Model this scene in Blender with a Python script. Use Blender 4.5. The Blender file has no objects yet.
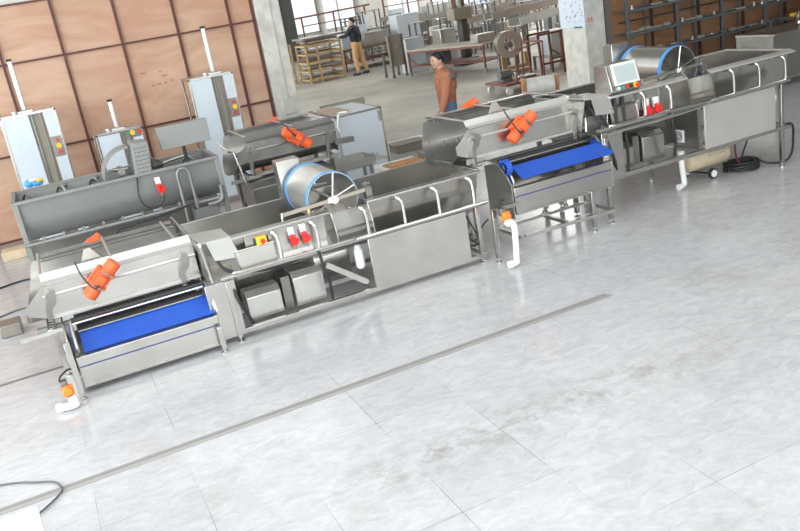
import bpy, bmesh, math, random
from mathutils import Vector, Matrix
random.seed(7)
PI = math.pi
sc = bpy.context.scene
COL = sc.collection
V = Vector

# ------------------------------------------------------------------ materials
def mat(name, base, rough=.5, metal=0., noise=0., nscale=6., bump=0., bscale=60., emit=None, es=1., stretch=None, spec=.5, base2=None, coat=0.):
    m = bpy.data.materials.new(name); m.use_nodes = True
    nt = m.node_tree; b = nt.nodes['Principled BSDF']
    b.inputs['Base Color'].default_value = (*base, 1)
    b.inputs['Roughness'].default_value = rough
    b.inputs['Metallic'].default_value = metal
    b.inputs['Specular IOR Level'].default_value = spec
    b.inputs['Coat Weight'].default_value = coat
    tc = nt.nodes.new('ShaderNodeTexCoord'); mp = nt.nodes.new('ShaderNodeMapping')
    nt.links.new(tc.outputs['Object'], mp.inputs['Vector'])
    if stretch: mp.inputs['Scale'].default_value = stretch
    if noise > 0 or base2:
        n = nt.nodes.new('ShaderNodeTexNoise'); n.inputs['Scale'].default_value = nscale
        n.inputs['Detail'].default_value = 5
        nt.links.new(mp.outputs[0], n.inputs['Vector'])
        r = nt.nodes.new('ShaderNodeValToRGB')
        r.color_ramp.elements[0].position = .3; r.color_ramp.elements[1].position = .7
        c2 = base2 or tuple(min(1, c*(1+noise)) for c in base)
        c1 = tuple(c*(1-noise) for c in base)
        r.color_ramp.elements[0].color = (*c1, 1); r.color_ramp.elements[1].color = (*c2, 1)
        nt.links.new(n.outputs['Fac'], r.inputs['Fac']); nt.links.new(r.outputs[0], b.inputs['Base Color'])
    if bump > 0:
        n2 = nt.nodes.new('ShaderNodeTexNoise'); n2.inputs['Scale'].default_value = bscale
        nt.links.new(mp.outputs[0], n2.inputs['Vector'])
        bp = nt.nodes.new('ShaderNodeBump'); bp.inputs['Strength'].default_value = bump; bp.inputs['Distance'].default_value = .01
        nt.links.new(n2.outputs['Fac'], bp.inputs['Height']); nt.links.new(bp.outputs[0], b.inputs['Normal'])
    if emit:
        b.inputs['Emission Color'].default_value = (*emit, 1); b.inputs['Emission Strength'].default_value = es
    return m

STEEL = mat('brushed_steel', (.50, .485, .455), .26, .95, .10, 3., .05, 7.)
STEELD = mat('dull_and_shaded_steel', (.27, .262, .245), .36, .85, .14, 4., .05, 12.)  # darker steel, for dull parts and for the shade on the rear line
MATTE = mat('grey_blasted_steel', (.265, .27, .26), .5, .5, .06, 3.)
CHROME = mat('polished_tube', (.68, .67, .65), .2, 1.)
BRIGHT = mat('bright_sheet', (.58, .57, .54), .28, .8, .08, 3.)
FILM = mat('pale_protective_film', (.58, .645, .70), .28, .05, .03, 2.)
BLUE = mat('blue_belt', (.02, .09, .47), .42, 0, .06, 5.)
SEAM = mat('dark_blue_seam', (.03, .05, .22), .5)
BRIM = mat('blue_rim', (.05, .33, .82), .4)
ORANGE = mat('orange_paint', (.80, .12, .03), .38, 0, .05, 8.)
ORANGE2 = mat('orange_plastic', (1.0, .25, .03), .4)
WHITEP = mat('white_plastic', (.86, .86, .85), .35)
REDP = mat('red_plastic', (.75, .03, .03), .35)
YELP = mat('yellow_plastic', (.95, .55, .03), .4)
GREENP = mat('green_plastic', (.02, .35, .22), .4)
BLACK = mat('black_rubber', (.022, .022, .025), .5)
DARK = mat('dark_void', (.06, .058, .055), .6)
BRASS = mat('brass', (.72, .50, .30), .35, .8)
CREAM = mat('cream_enamel', (.66, .55, .38), .42)
NAVYT = mat('blue_lettering', (.03, .05, .35), .5)
WOOD = mat('yellow_timber', (.42, .28, .13), .7, 0, .18, 5.)
BWOOD = mat('brown_board', (.50, .24, .09), .65, 0, .25, 7.)
RUST = mat('rusty_red_steel', (.19, .075, .055), .6, .2, .25, 9.)
RACK = mat('grey_rack_paint', (.15, .16, .165), .5, .2)
TRIMR = mat('red_brown_paint', (.11, .03, .026), .5, 0, .1, 5.)
CONC = mat('painted_concrete', (.64, .63, .58), .8, 0, .16, 5., .1, 20.)
PAPER = mat('pale_blue_sheet', (.62, .68, .78), .6)
INK = mat('marker_ink', (.25, .28, .38), .6)
SKIN = mat('skin', (.55, .33, .23), .5)
HAIR = mat('black_hair', (.015, .013, .012), .6)
JACKO = mat('rust_jacket', (.40, .15, .08), .7, 0, .12, 9.)
YOKE = mat('taupe_yoke', (.17, .125, .10), .75)
JEANS = mat('blue_jeans', (.09, .14, .26), .8)
NAVY = mat('navy_jacket', (.014, .017, .03), .75)
KHAKI = mat('khaki_trousers', (.52, .31, .14), .8)
SHOE = mat('dark_shoe', (.03, .04, .05), .6)
GREYBOX = mat('khaki_grey_panel', (.26, .235, .19), .6)
WRAP = mat('white_wrap', (.70, .71, .68), .45, 0, .12, 6.)
SCREENM = mat('panel_glass', (.34, .40, .40), .08, .2, emit=(.75, .85, .82), es=.22)  # faint glow put into the glass for the glare on it
STEEL_LIGHT = mat('lightened_steel', (.56, .55, .52), .34, .5, .05, 2.)  # lighter steel copy, window reflections on the right tank put into its colour
BEZ = mat('white_bezel', (.66, .67, .64), .4)
BLUEC = mat('blue_cloth', (.03, .07, .33), .8)
WALLP = mat('off_white_wall', (.62, .61, .57), .85, 0, .05, 2.)
ROOF = mat('grey_roof_sheet', (.36, .36, .35), .8)
LAMP = mat('added_lamp_tube', (1, 1, 1), .5, emit=(1, .98, .95), es=6)

def plywood(name, c1, c2):
    m = bpy.data.materials.new(name); m.use_nodes = True; nt = m.node_tree; b = nt.nodes['Principled BSDF']
    b.inputs['Roughness'].default_value = .6
    tc = nt.nodes.new('ShaderNodeTexCoord'); mp = nt.nodes.new('ShaderNodeMapping'); mp.inputs['Scale'].default_value = (.55, 1, 1.6)
    nt.links.new(tc.outputs['Object'], mp.inputs['Vector'])
    n = nt.nodes.new('ShaderNodeTexNoise'); n.inputs['Scale'].default_value = 1.7; n.inputs['Detail'].default_value = 7; n.inputs['Distortion'].default_value = 1.6
    w = nt.nodes.new('ShaderNodeTexNoise'); w.inputs['Scale'].default_value = .5; w.inputs['Detail'].default_value = 1
    nt.links.new(mp.outputs[0], n.inputs['Vector']); nt.links.new(tc.outputs['Object'], w.inputs['Vector'])
    ad = nt.nodes.new('ShaderNodeMath'); ad.operation = 'ADD'
    nt.links.new(n.outputs['Fac'], ad.inputs[0]); nt.links.new(w.outputs['Fac'], ad.inputs[1])
    r = nt.nodes.new('ShaderNodeValToRGB'); r.color_ramp.elements[0].position = .75; r.color_ramp.elements[1].position = 1.25
    r.color_ramp.elements[1].position = 1.0
    mu = nt.nodes.new('ShaderNodeMath'); mu.operation = 'MULTIPLY'; mu.inputs[1].default_value = .8
    nt.links.new(ad.outputs[0], mu.inputs[0])
    r.color_ramp.elements[0].position = .62
    r.color_ramp.elements[0].color = (*c1, 1); r.color_ramp.elements[1].color = (*c2, 1)
    nt.links.new(mu.outputs[0], r.inputs['Fac']); nt.links.new(r.outputs[0], b.inputs['Base Color'])
    return m
PLY = plywood('plywood_board', (.52, .295, .195), (.66, .445, .32))
PLY_SHADED = plywood('shaded_plywood_board', (.24, .11, .05), (.40, .22, .12))  # same plywood, darkened in colour for the shade on the right wall

def tilemat():
    m = bpy.data.materials.new('marble_tile'); m.use_nodes = True; nt = m.node_tree; b = nt.nodes['Principled BSDF']
    N = nt.nodes.new; L = nt.links.new
    tc = N('ShaderNodeTexCoord')
    mp = N('ShaderNodeMapping'); mp.inputs['Location'].default_value = (.115, .336, 0)
    L(tc.outputs['Object'], mp.inputs['Vector'])
    # veins
    st = N('ShaderNodeMapping'); st.inputs['Scale'].default_value = (.9, 1.6, 1); st.inputs['Rotation'].default_value = (0, 0, .32)
    L(tc.outputs['Object'], st.inputs['Vector'])
    n = N('ShaderNodeTexNoise'); n.inputs['Scale'].default_value = 7; n.inputs['Detail'].default_value = 12; n.inputs['Distortion'].default_value = .9; n.inputs['Roughness'].default_value = .74
    L(st.outputs[0], n.inputs['Vector'])
    r = N('ShaderNodeValToRGB'); e = r.color_ramp.elements
    e[0].position = .34; e[0].color = (.41, .414, .43, 1); e[1].position = .64; e[1].color = (.535, .535, .545, 1)
    L(n.outputs['Fac'], r.inputs['Fac'])
    # joints
    br = N('ShaderNodeTexBrick'); br.offset = 0; br.squash = 1
    br.inputs['Scale'].default_value = 1; br.inputs['Brick Width'].default_value = .6; br.inputs['Row Height'].default_value = .6
    br.inputs['Mortar Size'].default_value = .0016; br.inputs['Mortar Smooth'].default_value = 0
    br.inputs['Color1'].default_value = (.96, .96, .96, 1); br.inputs['Color2'].default_value = (1.04, 1.04, 1.04, 1)
    br.inputs['Mortar'].default_value = (.0, .0, .0, 1)
    L(mp.outputs[0], br.inputs['Vector'])
    gn = N('ShaderNodeTexNoise'); gn.inputs['Scale'].default_value = 1.1; gn.inputs['Detail'].default_value = 3
    L(tc.outputs['Object'], gn.inputs['Vector'])
    gr = N('ShaderNodeValToRGB'); gr.color_ramp.elements[0].position = .50; gr.color_ramp.elements[0].color = (.93, .93, .93, 1)
    gr.color_ramp.elements[1].position = .66; gr.color_ramp.elements[1].color = (.34, .32, .30, 1)
    L(gn.outputs['Fac'], gr.inputs['Fac'])
    jm = N('ShaderNodeMix'); jm.data_type = 'RGBA'
    L(br.outputs['Fac'], jm.inputs[0]); L(br.outputs['Color'], jm.inputs[6]); L(gr.outputs[0], jm.inputs[7])
    mx = N('ShaderNodeMix'); mx.data_type = 'RGBA'; mx.blend_type = 'MULTIPLY'; mx.inputs[0].default_value = 1
    L(r.outputs[0], mx.inputs[6]); L(jm.outputs[2], mx.inputs[7])
    # dirt patches
    dn = N('ShaderNodeTexNoise'); dn.inputs['Scale'].default_value = 1.05; dn.inputs['Detail'].default_value = 8; dn.inputs['Roughness'].default_value = .72
    dm = N('ShaderNodeMapping'); dm.inputs['Location'].default_value = (3.1, 1.7, 0); L(tc.outputs['Object'], dm.inputs['Vector']); L(dm.outputs[0], dn.inputs['Vector'])
    dr = N('ShaderNodeValToRGB'); dr.color_ramp.elements[0].position = .55; dr.color_ramp.elements[0].color = (0, 0, 0, 1)
    dr.color_ramp.elements[1].position = .78; dr.color_ramp.elements[1].color = (.55, .55, .55, 1)
    L(dn.outputs['Fac'], dr.inputs['Fac'])
    dx = N('ShaderNodeMix'); dx.data_type = 'RGBA'; dx.inputs[7].default_value = (.33, .31, .28, 1)
    L(dr.outputs[0], dx.inputs[0]); L(mx.outputs[2], dx.inputs[6])
    L(dx.outputs[2], b.inputs['Base Color'])
    # scuffed dirt along one dirty joint
    sx = N('ShaderNodeSeparateXYZ'); L(tc.outputs['Object'], sx.inputs[0])
    def mrange(sock, a, b_, c, d):
        q = N('ShaderNodeMapRange'); q.inputs[1].default_value = a; q.inputs[2].default_value = b_; q.inputs[3].default_value = c; q.inputs[4].default_value = d; L(sock, q.inputs[0]); return q.outputs[0]
    def mul(a, b_):
        q = N('ShaderNodeMath'); q.operation = 'MULTIPLY'; L(a, q.inputs[0]); L(b_, q.inputs[1]); return q.outputs[0]
    y1 = mrange(sx.outputs[1], -1.25, -.95, 0, 1); y2 = mrange(sx.outputs[1], -.90, -.66, 1, 0)
    x1_ = mrange(sx.outputs[0], -9.2, -8.7, 0, 1); x2_ = mrange(sx.outputs[0], -6.9, -5.6, 1, 0)
    sn = N('ShaderNodeTexNoise'); sn.inputs['Scale'].default_value = 7; sn.inputs['Detail'].default_value = 8; sn.inputs['Roughness'].default_value = .75; L(tc.outputs['Object'], sn.inputs['Vector'])
    sm = mul(mul(mul(y1, y2), mul(x1_, x2_)), mrange(sn.outputs['Fac'], .46, .66, 0, .8))
    dx2 = N('ShaderNodeMix'); dx2.data_type = 'RGBA'; dx2.inputs[7].default_value = (.27, .255, .23, 1)
    L(sm, dx2.inputs[0]); L(dx.outputs[2], dx2.inputs[6]); L(dx2.outputs[2], b.inputs['Base Color'])
    rr = N('ShaderNodeMapRange'); rr.inputs['To Min'].default_value = .10; rr.inputs['To Max'].default_value = .20
    L(n.outputs['Fac'], rr.inputs['Value']); L(rr.outputs[0], b.inputs['Roughness'])
    b.inputs['Specular IOR Level'].default_value = .45
    return m
TILE = tilemat()
def concmat():
    m = bpy.data.materials.new('dusty_concrete'); m.use_nodes = True; nt = m.node_tree; b = nt.nodes['Principled BSDF']
    N = nt.nodes.new; L = nt.links.new
    tc = N('ShaderNodeTexCoord'); n = N('ShaderNodeTexNoise'); n.inputs['Scale'].default_value = .55; n.inputs['Detail'].default_value = 8; n.inputs['Roughness'].default_value = .65
    L(tc.outputs['Object'], n.inputs['Vector'])
    r = N('ShaderNodeValToRGB'); e = r.color_ramp.elements; e[0].position = .35; e[0].color = (.30, .295, .275, 1); e[1].position = .65; e[1].color = (.47, .44, .38, 1)
    L(n.outputs['Fac'], r.inputs['Fac']); L(r.outputs[0], b.inputs['Base Color']); b.inputs['Roughness'].default_value = .5
    return m
CFLOOR = concmat()

# ------------------------------------------------------------------ mesh builder
WO = {}                         # world position of objects that have children
class MB:
    def __init__(s, off=(0, 0, 0)):
        s.bm = bmesh.new(); s.o = V(off)
    def face(s, vs):
        try: return s.bm.faces.new(vs)
        except ValueError: return None
    def hull8(s, p):
        v = [s.bm.verts.new(q) for q in p]
        for f in ((0, 3, 2, 1), (4, 5, 6, 7), (0, 1, 5, 4), (1, 2, 6, 5), (2, 3, 7, 6), (3, 0, 4, 7)): s.face([v[i] for i in f])
        return s
    def box(s, x0, x1, y0, y1, z0, z1):
        return s.hull8([(x0, y0, z0), (x1, y0, z0), (x1, y1, z0), (x0, y1, z0), (x0, y0, z1), (x1, y0, z1), (x1, y1, z1), (x0, y1, z1)])
    def obox(s, c, size, M):
        c = V(c); h = V(size)/2
        return s.hull8([c + M @ V((a*h.x, b*h.y, d*h.z)) for d in (-1, 1) for a, b in ((-1, -1), (1, -1), (1, 1), (-1, 1))])
    def prism(s, pts, ax, a, b):
        def P(p, t): return {'x': (t, p[0], p[1]), 'y': (p[0], t, p[1]), 'z': (p[0], p[1], t)}[ax]
        A = [s.bm.verts.new(P(p, a)) for p in pts]; B = [s.bm.verts.new(P(p, b)) for p in pts]
        s.face(A); s.face(B[::-1]); n = len(pts)
        for i in range(n): s.face([A[i], B[i], B[(i+1) % n], A[(i+1) % n]])
        return s
    def bar(s, p0, p1, w, h=None):
        h = h or w; p0 = V(p0); p1 = V(p1); d = (p1-p0); L = d.length; d.normalize()
        up = V((0, 0, 1)) if abs(d.z) < .95 else V((0, 1, 0))
        x = d.cross(up).normalized(); u = x.cross(d)
        M = Matrix((x, d, u)).transposed()
        return s.obox((p0+p1)/2, (w, L, h), M)
    def tube(s, pts, r, n=8, closed=False):
        pts = [V(p) for p in pts]; N = len(pts); rings = []; prev = None
        for i, p in enumerate(pts):
            if closed: t = pts[(i+1) % N]-pts[i-1]
            else: t = pts[min(i+1, N-1)]-pts[max(i-1, 0)]
            t.normalize()
            if prev is None:
                a = V((0, 0, 1)) if abs(t.z) < .9 else V((1, 0, 0)); u = t.cross(a).normalized()
            else:
                u = (prev - t*prev.dot(t))
                u = u.normalized() if u.length > 1e-6 else prev
            prev = u; w = t.cross(u); rr = r[i] if isinstance(r, (list, tuple)) else r
            rings.append([s.bm.verts.new(p+(u*math.cos(2*PI*k/n)+w*math.sin(2*PI*k/n))*rr) for k in range(n)])
        for i in range(N if closed else N-1):
            A = rings[i]; B = rings[(i+1) % N]
            for k in range(n): s.face([A[k], A[(k+1) % n], B[(k+1) % n], B[k]])
        if not closed: s.face(rings[0][::-1]); s.face(rings[-1])
        return s
    def cyl(s, p0, p1, r, r2=None, n=20):
        return s.tube([p0, p1], [r, r if r2 is None else r2], n)
    def lathe(s, c, axis, prof, n=24):      # prof: (t along axis, r)
        c = V(c); a = V(axis).normalized(); b = V((0, 0, 1)) if abs(a.z) < .9 else V((1, 0, 0))
        u = a.cross(b).normalized(); w = a.cross(u); R = []
        for t, r in prof: R.append([s.bm.verts.new(c+a*t+(u*math.cos(2*PI*k/n)+w*math.sin(2*PI*k/n))*max(r, 1e-4)) for k in range(n)])
        for i in range(len(R)-1):
            for k in range(n): s.face([R[i][k], R[i][(k+1) % n], R[i+1][(k+1) % n], R[i+1][k]])
        s.face(R[0][::-1]); s.face(R[-1]); return s
    def pipe(s, c, axis, t0, t1, ro, ri, n=28):
        c = V(c); a = V(axis).normalized(); b = V((0, 0, 1)) if abs(a.z) < .9 else V((1, 0, 0))
        u = a.cross(b).normalized(); w = a.cross(u)
        R = [[s.bm.verts.new(c+a*t+(u*math.cos(2*PI*k/n)+w*math.sin(2*PI*k/n))*r) for k in range(n)] for t, r in ((t0, ro), (t1, ro), (t1, ri), (t0, ri))]
        for i in range(4):
            A = R[i]; B = R[(i+1) % 4]
            for k in range(n): s.face([A[k], A[(k+1) % n], B[(k+1) % n], B[k]])
        return s
    def sheet(s, prof, ax, a, b, th=.006):  # open profile extruded with thickness
        P = [V((p[0], p[1])) for p in prof]; n = len(P); off = []
        for i in range(n):
            t = (P[min(i+1, n-1)]-P[max(i-1, 0)]).normalized(); off.append(P[i]+V((-t.y, t.x))*th)
        return s.prismq(P, off, ax, a, b)
    def prismq(s, P, Q, ax, a, b):
        def W(p, t): return {'x': (t, p[0], p[1]), 'y': (p[0], t, p[1]), 'z': (p[0], p[1], t)}[ax]
        v = [[s.bm.verts.new(W(p, t)) for p in L] for L in (P, Q) for t in (a, b)]
        n = len(P)
        for i in range(n-1):
            s.face([v[0][i], v[0][i+1], v[1][i+1], v[1][i]]); s.face([v[2][i+1], v[2][i], v[3][i], v[3][i+1]])
            s.face([v[0][i+1], v[0][i], v[2][i], v[2][i+1]]); s.face([v[1][i], v[1][i+1], v[3][i+1], v[3][i]])
        for i in (0, n-1): s.face([v[0][i], v[1][i], v[3][i], v[2][i]])
        return s
    def ell(s, c, r, n=14):
        m = Matrix.Translation(V(c)) @ Matrix.Diagonal((r[0], r[1], r[2], 1))
        bmesh.ops.create_uvsphere(s.bm, u_segments=n, v_segments=max(6, n*2//3), radius=1, matrix=m); return s
    def quadplate(s, pts, nrm, th):     # polygon in 3d with thickness along nrm
        A = [s.bm.verts.new(V(p)) for p in pts]; B = [s.bm.verts.new(V(p)+V(nrm)*th) for p in pts]; n = len(pts)
        s.face(A); s.face(B[::-1])
        for i in range(n): s.face([A[i], B[i], B[(i+1) % n], A[(i+1) % n]])
        return s
    def build(s, name, m, parent=None, bevel=0, label=None, sharp=35):
        bm = s.bm
        for v in bm.verts: v.co += s.o
        bmesh.ops.recalc_face_normals(bm, faces=bm.faces)
        if parent is not None: og = WO[parent.name]
        else:
            xs = [v.co.x for v in bm.verts]; ys = [v.co.y for v in bm.verts]; zs = [v.co.z for v in bm.verts]
            og = V(((min(xs)+max(xs))/2, (min(ys)+max(ys))/2, min(zs)))
        for v in bm.verts: v.co -= og
        me = bpy.data.meshes.new(name); bm.to_mesh(me); bm.free()
        for p in me.polygons: p.use_smooth = True
        me.set_sharp_from_angle(angle=math.radians(sharp))
        me.materials.append(m)
        o = bpy.data.objects.new(name, me); COL.objects.link(o)
        if parent is not None:
            o.parent = parent; WO[o.name] = WO[parent.name].copy()
        else:
            o.location = og; WO[o.name] = og.copy()
        if bevel:
            b = o.modifiers.new('b', 'BEVEL'); b.width = bevel; b.segments = 2; b.limit_method = 'ANGLE'
        if label: o['label'] = label
        return o
def tag(o, label, cat, group=None):
    o['label'] = label; o['category'] = cat
    if group: o['group'] = group
    return o
def thing(name, label, cat, loc, group=None):
    o = bpy.data.objects.new(name, None); COL.objects.link(o); o.location = loc; o.empty_display_size = .1
    WO[o.name] = V(loc); return tag(o, label, cat, group)
def struct(o): o['kind'] = 'structure'; return o
def copytree(o, parent=None):
    c = o.copy(); COL.objects.link(c)
    if parent: c.parent = parent
    for ch in o.children: copytree(ch, c)
    return c
def arc(c, r, a0, a1, n, ax='y', third=0):
    out = []
    for i in range(n+1):
        a = math.radians(a0+(a1-a0)*i/n); u = c[0]+r*math.cos(a); w = c[1]+r*math.sin(a)
        out.append({'y': (u, third, w), 'x': (third, u, w), 'z': (u, w, third)}[ax])
    return out
def smooth(pts, k=6):
    pts = [V(p) for p in pts]; P = [pts[0]]+pts+[pts[-1]]; out = []
    for i in range(1, len(P)-2):
        a, b, c, d = P[i-1], P[i], P[i+1], P[i+2]
        for j in range(k):
            t = j/k
            out.append(.5*((2*b)+(c-a)*t+(2*a-5*b+4*c-d)*t*t+(3*b-a-3*c+d)*t**3))
    out.append(pts[-1]); return out

# ------------------------------------------------------------------ camera
f, pi_, ro, ya, H = 823.668, .32595, -.173318, .377139, 4.52989*.6
fw = V((math.cos(pi_)*math.sin(ya), math.cos(pi_)*math.cos(ya), -math.sin(pi_)))
rt = V((math.cos(ya), -math.sin(ya), 0)); up = rt.cross(fw)
r2 = math.cos(ro)*rt+math.sin(ro)*up; u2 = -math.sin(ro)*rt+math.cos(ro)*up
cam = bpy.data.cameras.new('camera'); co = bpy.data.objects.new('camera', cam); COL.objects.link(co)
Mx = Matrix((r2, u2, -fw)).transposed().to_4x4(); Mx.translation = V((0, 0, H)); co.matrix_world = Mx
cam.sensor_width = 36; cam.lens = f*36/800; cam.clip_end = 200; cam.clip_start = .05
sc.camera = co

# ------------------------------------------------------------------ setting
WY = 13.42                      # face of the plywood partition
struct(MB().box(-6, 26, -4, 14.0, -.12, 0).build('floor', TILE))
struct(MB().box(-6, 34, 14.0, 46, -.12, -.004).build('floor', CFLOOR))
g = MB().box(-4.5, 3.90, 5.245, 5.29, 0, .003).build('trim_1', mat('drain_strip', (.40, .39, .375), .4, .3)); struct(g)
g2 = MB().box(-4.5, 3.89, 5.295, 5.335, 0, .002).build('trim_2', mat('drain_strip_dark', (.27, .26, .25), .5)); struct(g2)
struct(MB().box(-4.5, 1.2, 7.53, 7.575, 0, .003).build('trim_3', mat('drain_channel', (.17, .165, .155), .5)))
# plywood partition left
struct(MB().box(-6, 3.60, WY, WY+.05, 0, 3.33).build('wall_back', PLY))
m = MB(); m.box(-6, 10.3, WY-.02, WY+.12, 3.33, 3.42)
struct(m.build('wall_back_sill', WALLP))
struct(MB().box(-6, 26, WY, WY+.1, 8.1, 8.6).build('wall_back_header', WALLP))
k = 4
for x in (-2.7, -1.86, -1.02, -.18, .66, 1.51, 2.36, 3.19, 3.57):
    struct(MB().box(x-.018, x+.018, WY-.05, WY, 0, 3.33).build('trim_%d' % k, TRIMR)); k += 1
for z in (.045, 1.27, 2.54, 3.33):
    struct(MB().box(-6, 3.6, WY-.045, WY, z-.013, z+.013).build('trim_%d' % k, TRIMR)); k += 1
# brown dash marks on the boards are stains
mk = MB()
for (x, z, l) in ((1.66, 2.06, .07), (1.93, 2.04, .03), (1.95, 1.97, .09), (1.86, 1.86, .06), (1.97, 1.86, .04), (1.77, 1.85, .05), (2.08, 1.88, .03)):
    mk.box(x, x+l, WY-.003, WY, z, z+.014)
struct(mk.build('trim_stain', mat('red_stain', (.38, .10, .06), .7)))
# pillars
p = MB().box(3.60, 4.0, WY-.12, WY+.42, 0, 8.6); struct(p.build('pillar', CONC, bevel=.012))
p = MB(); p.tube([(3.83, WY-.14, 5.9), (3.83, WY-.14, 1.25)], .012, 6).box(3.74, 3.92, WY-.16, WY-.12, 1.0, 1.25)
struct(p.build('trim_conduit', mat('conduit', (.58, .57, .52), .6), bevel=.004))
p = MB().box(9.80, 10.26, 13.28, 14.02, 0, 8.6); struct(p.build('pillar', CONC, bevel=.012))
struct(MB().box(10.26, 10.50, 13.40, 13.8, 0, 8.6).build('trim_%d' % k, mat('grey_panel_end', (.20, .175, .165), .6))); k += 1
struct(MB().box(10.262, 10.285, 13.30, 13.4, 0, 6).build('trim_%d' % k, TRIMR)); k += 1
m = MB(); m.box(10.5, 26, WY+.02, WY+.07, 0, 3.98).box(10.5, 12.8, WY+.02, WY+.07, 3.98, 8.1).box(14.4, 26, WY+.02, WY+.07, 3.98, 8.1).box(12.8, 14.4, WY+.02, WY+.07, 4.75, 8.1)
struct(m.build('wall_back_right', PLY_SHADED))
for x in (10.9, 11.5, 12.1, 12.7, 13.3, 13.9, 14.5, 15.1, 15.7):
    struct(MB().box(x-.03, x+.03, WY-.01, WY+.02, 0, 4).build('trim_%d' % k, mat('dark_batten', (.07, .04, .03), .6))); k += 1
# ceiling, side walls, far hall
struct(MB().box(-6, 34, -4, 46, 8.6, 8.7).build('ceiling', ROOF))
struct(MB().box(25.9, 26, -4, 14, 0, 8.6).build('wall_right', WALLP))
def windowwall(name, ax, pos, a0, a1, z0, z1, spans, th=.2):
    m = MB(); xs = sorted([a0, a1]+[q for s in spans for q in s])
    def bx(p0, p1, q0, q1):
        if ax == 'x': m.box(pos, pos+th, p0, p1, q0, q1)
        else: m.box(p0, p1, pos, pos+th, q0, q1)
    bx(a0, a1, 0, z0); bx(a0, a1, z1, 8.6)
    for i in range(0, len(xs), 2): bx(xs[i], xs[i+1], z0, z1)
    return struct(m.build(name, WALLP))
FRAMEP = mat('window_frame_paint', (.45, .46, .46), .5)
GLASS = bpy.data.materials.new('window_glass'); GLASS.use_nodes = True
_n = GLASS.node_tree; _n.nodes.remove(_n.nodes['Principled BSDF'])
_t = _n.nodes.new('ShaderNodeBsdfTransparent'); _t.inputs[0].default_value = (.93, .95, .95, 1); _g = _n.nodes.new('ShaderNodeBsdfGlossy'); _g.inputs['Roughness'].default_value = .02
_m = _n.nodes.new('ShaderNodeMixShader'); _m.inputs[0].default_value = .06
_n.links.new(_t.outputs[0], _m.inputs[1]); _n.links.new(_g.outputs[0], _m.inputs[2]); _n.links.new(_m.outputs[0], _n.nodes['Material Output'].inputs[0])
def windowframe(n, ax, pos, a0, a1, z0, z1, nx, nz, m=None):
    w = MB()
    def b(p0, p1, q0, q1):
        if ax == 'x': w.box(pos+.06, pos+.12, p0, p1, q0, q1)
        else: w.box(p0, p1, pos+.06, pos+.12, q0, q1)
    for i in range(nx+1):
        c = a0+(a1-a0)*i/nx; c = min(max(c, a0+.035), a1-.035); b(c-.035, c+.035, z0, z1)
    for j in range(nz+1):
        c = z0+(z1-z0)*j/nz; c = min(max(c, z0+.035), z1-.035); b(a0, a1, c-.035, c+.035)
    fr = struct(w.build('window_%d' % n, m or FRAMEP)); g_ = MB()
    if ax == 'x': g_.box(pos+.088, pos+.092, a0+.03, a1-.03, z0+.03, z1-.03)
    else: g_.box(a0+.03, a1-.03, pos+.088, pos+.092, z0+.03, z1-.03)
    g_.build('glass_pane', GLASS, fr)
windowwall('wall_left', 'x', -6.2, -4, 14, .3, 5.2, [(-3.4, 1.6), (2.2, 8), (8.6, 13)])
windowframe(1, 'x', -6.2, -3.4, 1.6, .3, 5.2, 3, 3); windowframe(2, 'x', -6.2, 2.2, 8, .3, 5.2, 4, 3); windowframe(3, 'x', -6.2, 8.6, 13, .3, 5.2, 3, 3)
windowwall('wall_front', 'y', -4.2, -6, 26, .9, 5.4, [(-5.2, -.6), (.2, 5), (6, 10)])
windowframe(4, 'y', -4.2, -5.2, -.6, .9, 5.4, 4, 3); windowframe(5, 'y', -4.2, .2, 5, .9, 5.4, 4, 3); windowframe(6, 'y', -4.2, 6, 10, .9, 5.4, 3, 3)
windowframe(20, 'y', WY-.05, -6, 3.6, 3.42, 8.1, 5, 2, WHITEP); windowframe(21, 'y', WY-.05, 4.0, 9.8, 3.42, 8.1, 3, 2, WHITEP); windowframe(22, 'y', WY-.02, 12.8, 14.4, 3.98, 4.75, 1, 1, WHITEP)
# far hall
FY = 40.
windowwall('wall_far', 'y', FY, 4, 34, 1.1, 5.4, [(12.4, 13.9), (14.05, 15.9), (17.6, 19.4), (20.0, 23.5), (24.2, 28.0), (28.6, 32)])
for i, (a, b_, nx) in enumerate(((12.4, 13.9, 1), (14.05, 15.9, 2), (17.6, 19.4, 2), (20., 23.5, 3), (24.2, 28., 3), (28.6, 32, 3))):
    windowframe(7+i, 'y', FY, a, b_, 1.1, 5.4, nx, 2, mat('blue_frame_paint', (.18, .25, .45), .5) if i > 2 else None)
struct(MB().box(34, 34.2, 14, 46, 0, 8.6).build('wall_far_right', WALLP))
windowwall('wall_far_left', 'x', 3.4, 13.9, 40, 1.4, 5.4, [(15, 21), (22, 30), (31, 38)])
for q_, (a, b_) in enumerate(((15, 21), (22, 30), (31, 38))): windowframe(30+q_, 'x', 3.4, a, b_, 1.4, 5.4, 4, 2)
struct(MB().box(12.0, 12.4, 39.2, 39.9, 0, 6.4).build('pillar', mat('dark_painted_post', (.07, .075, .07), .8)))
struct(MB().box(15.95, 16.55, 39.6, 39.99, 0, 6.4).build('pillar', CONC))
struct(MB().box(13.9, 14.05, 39.6, 39.95, 0, 6.4).build('pillar', CONC))
for i, (x, y) in enumerate(((2, 4), (9, 4), (16, 4), (2, 10), (9, 10), (16, 10), (12, 20), (20, 20), (12, 30), (20, 30))):  # lamps added out of view to help light the halls
    t = thing('added_lamp', 'added tube lamp under the grey roof sheets, out of view', 'lamp', (x, y, 8.5), 'added tube lamps under the roof')
    MB().box(x-.7, x+.7, y-.08, y+.08, 8.5, 8.6).build('housing', WHITEP, t)
    MB().tube([(x-.65, y, 8.47), (x+.65, y, 8.47)], .025, 8).build('added_lamp_tube', LAMP, t)

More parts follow.
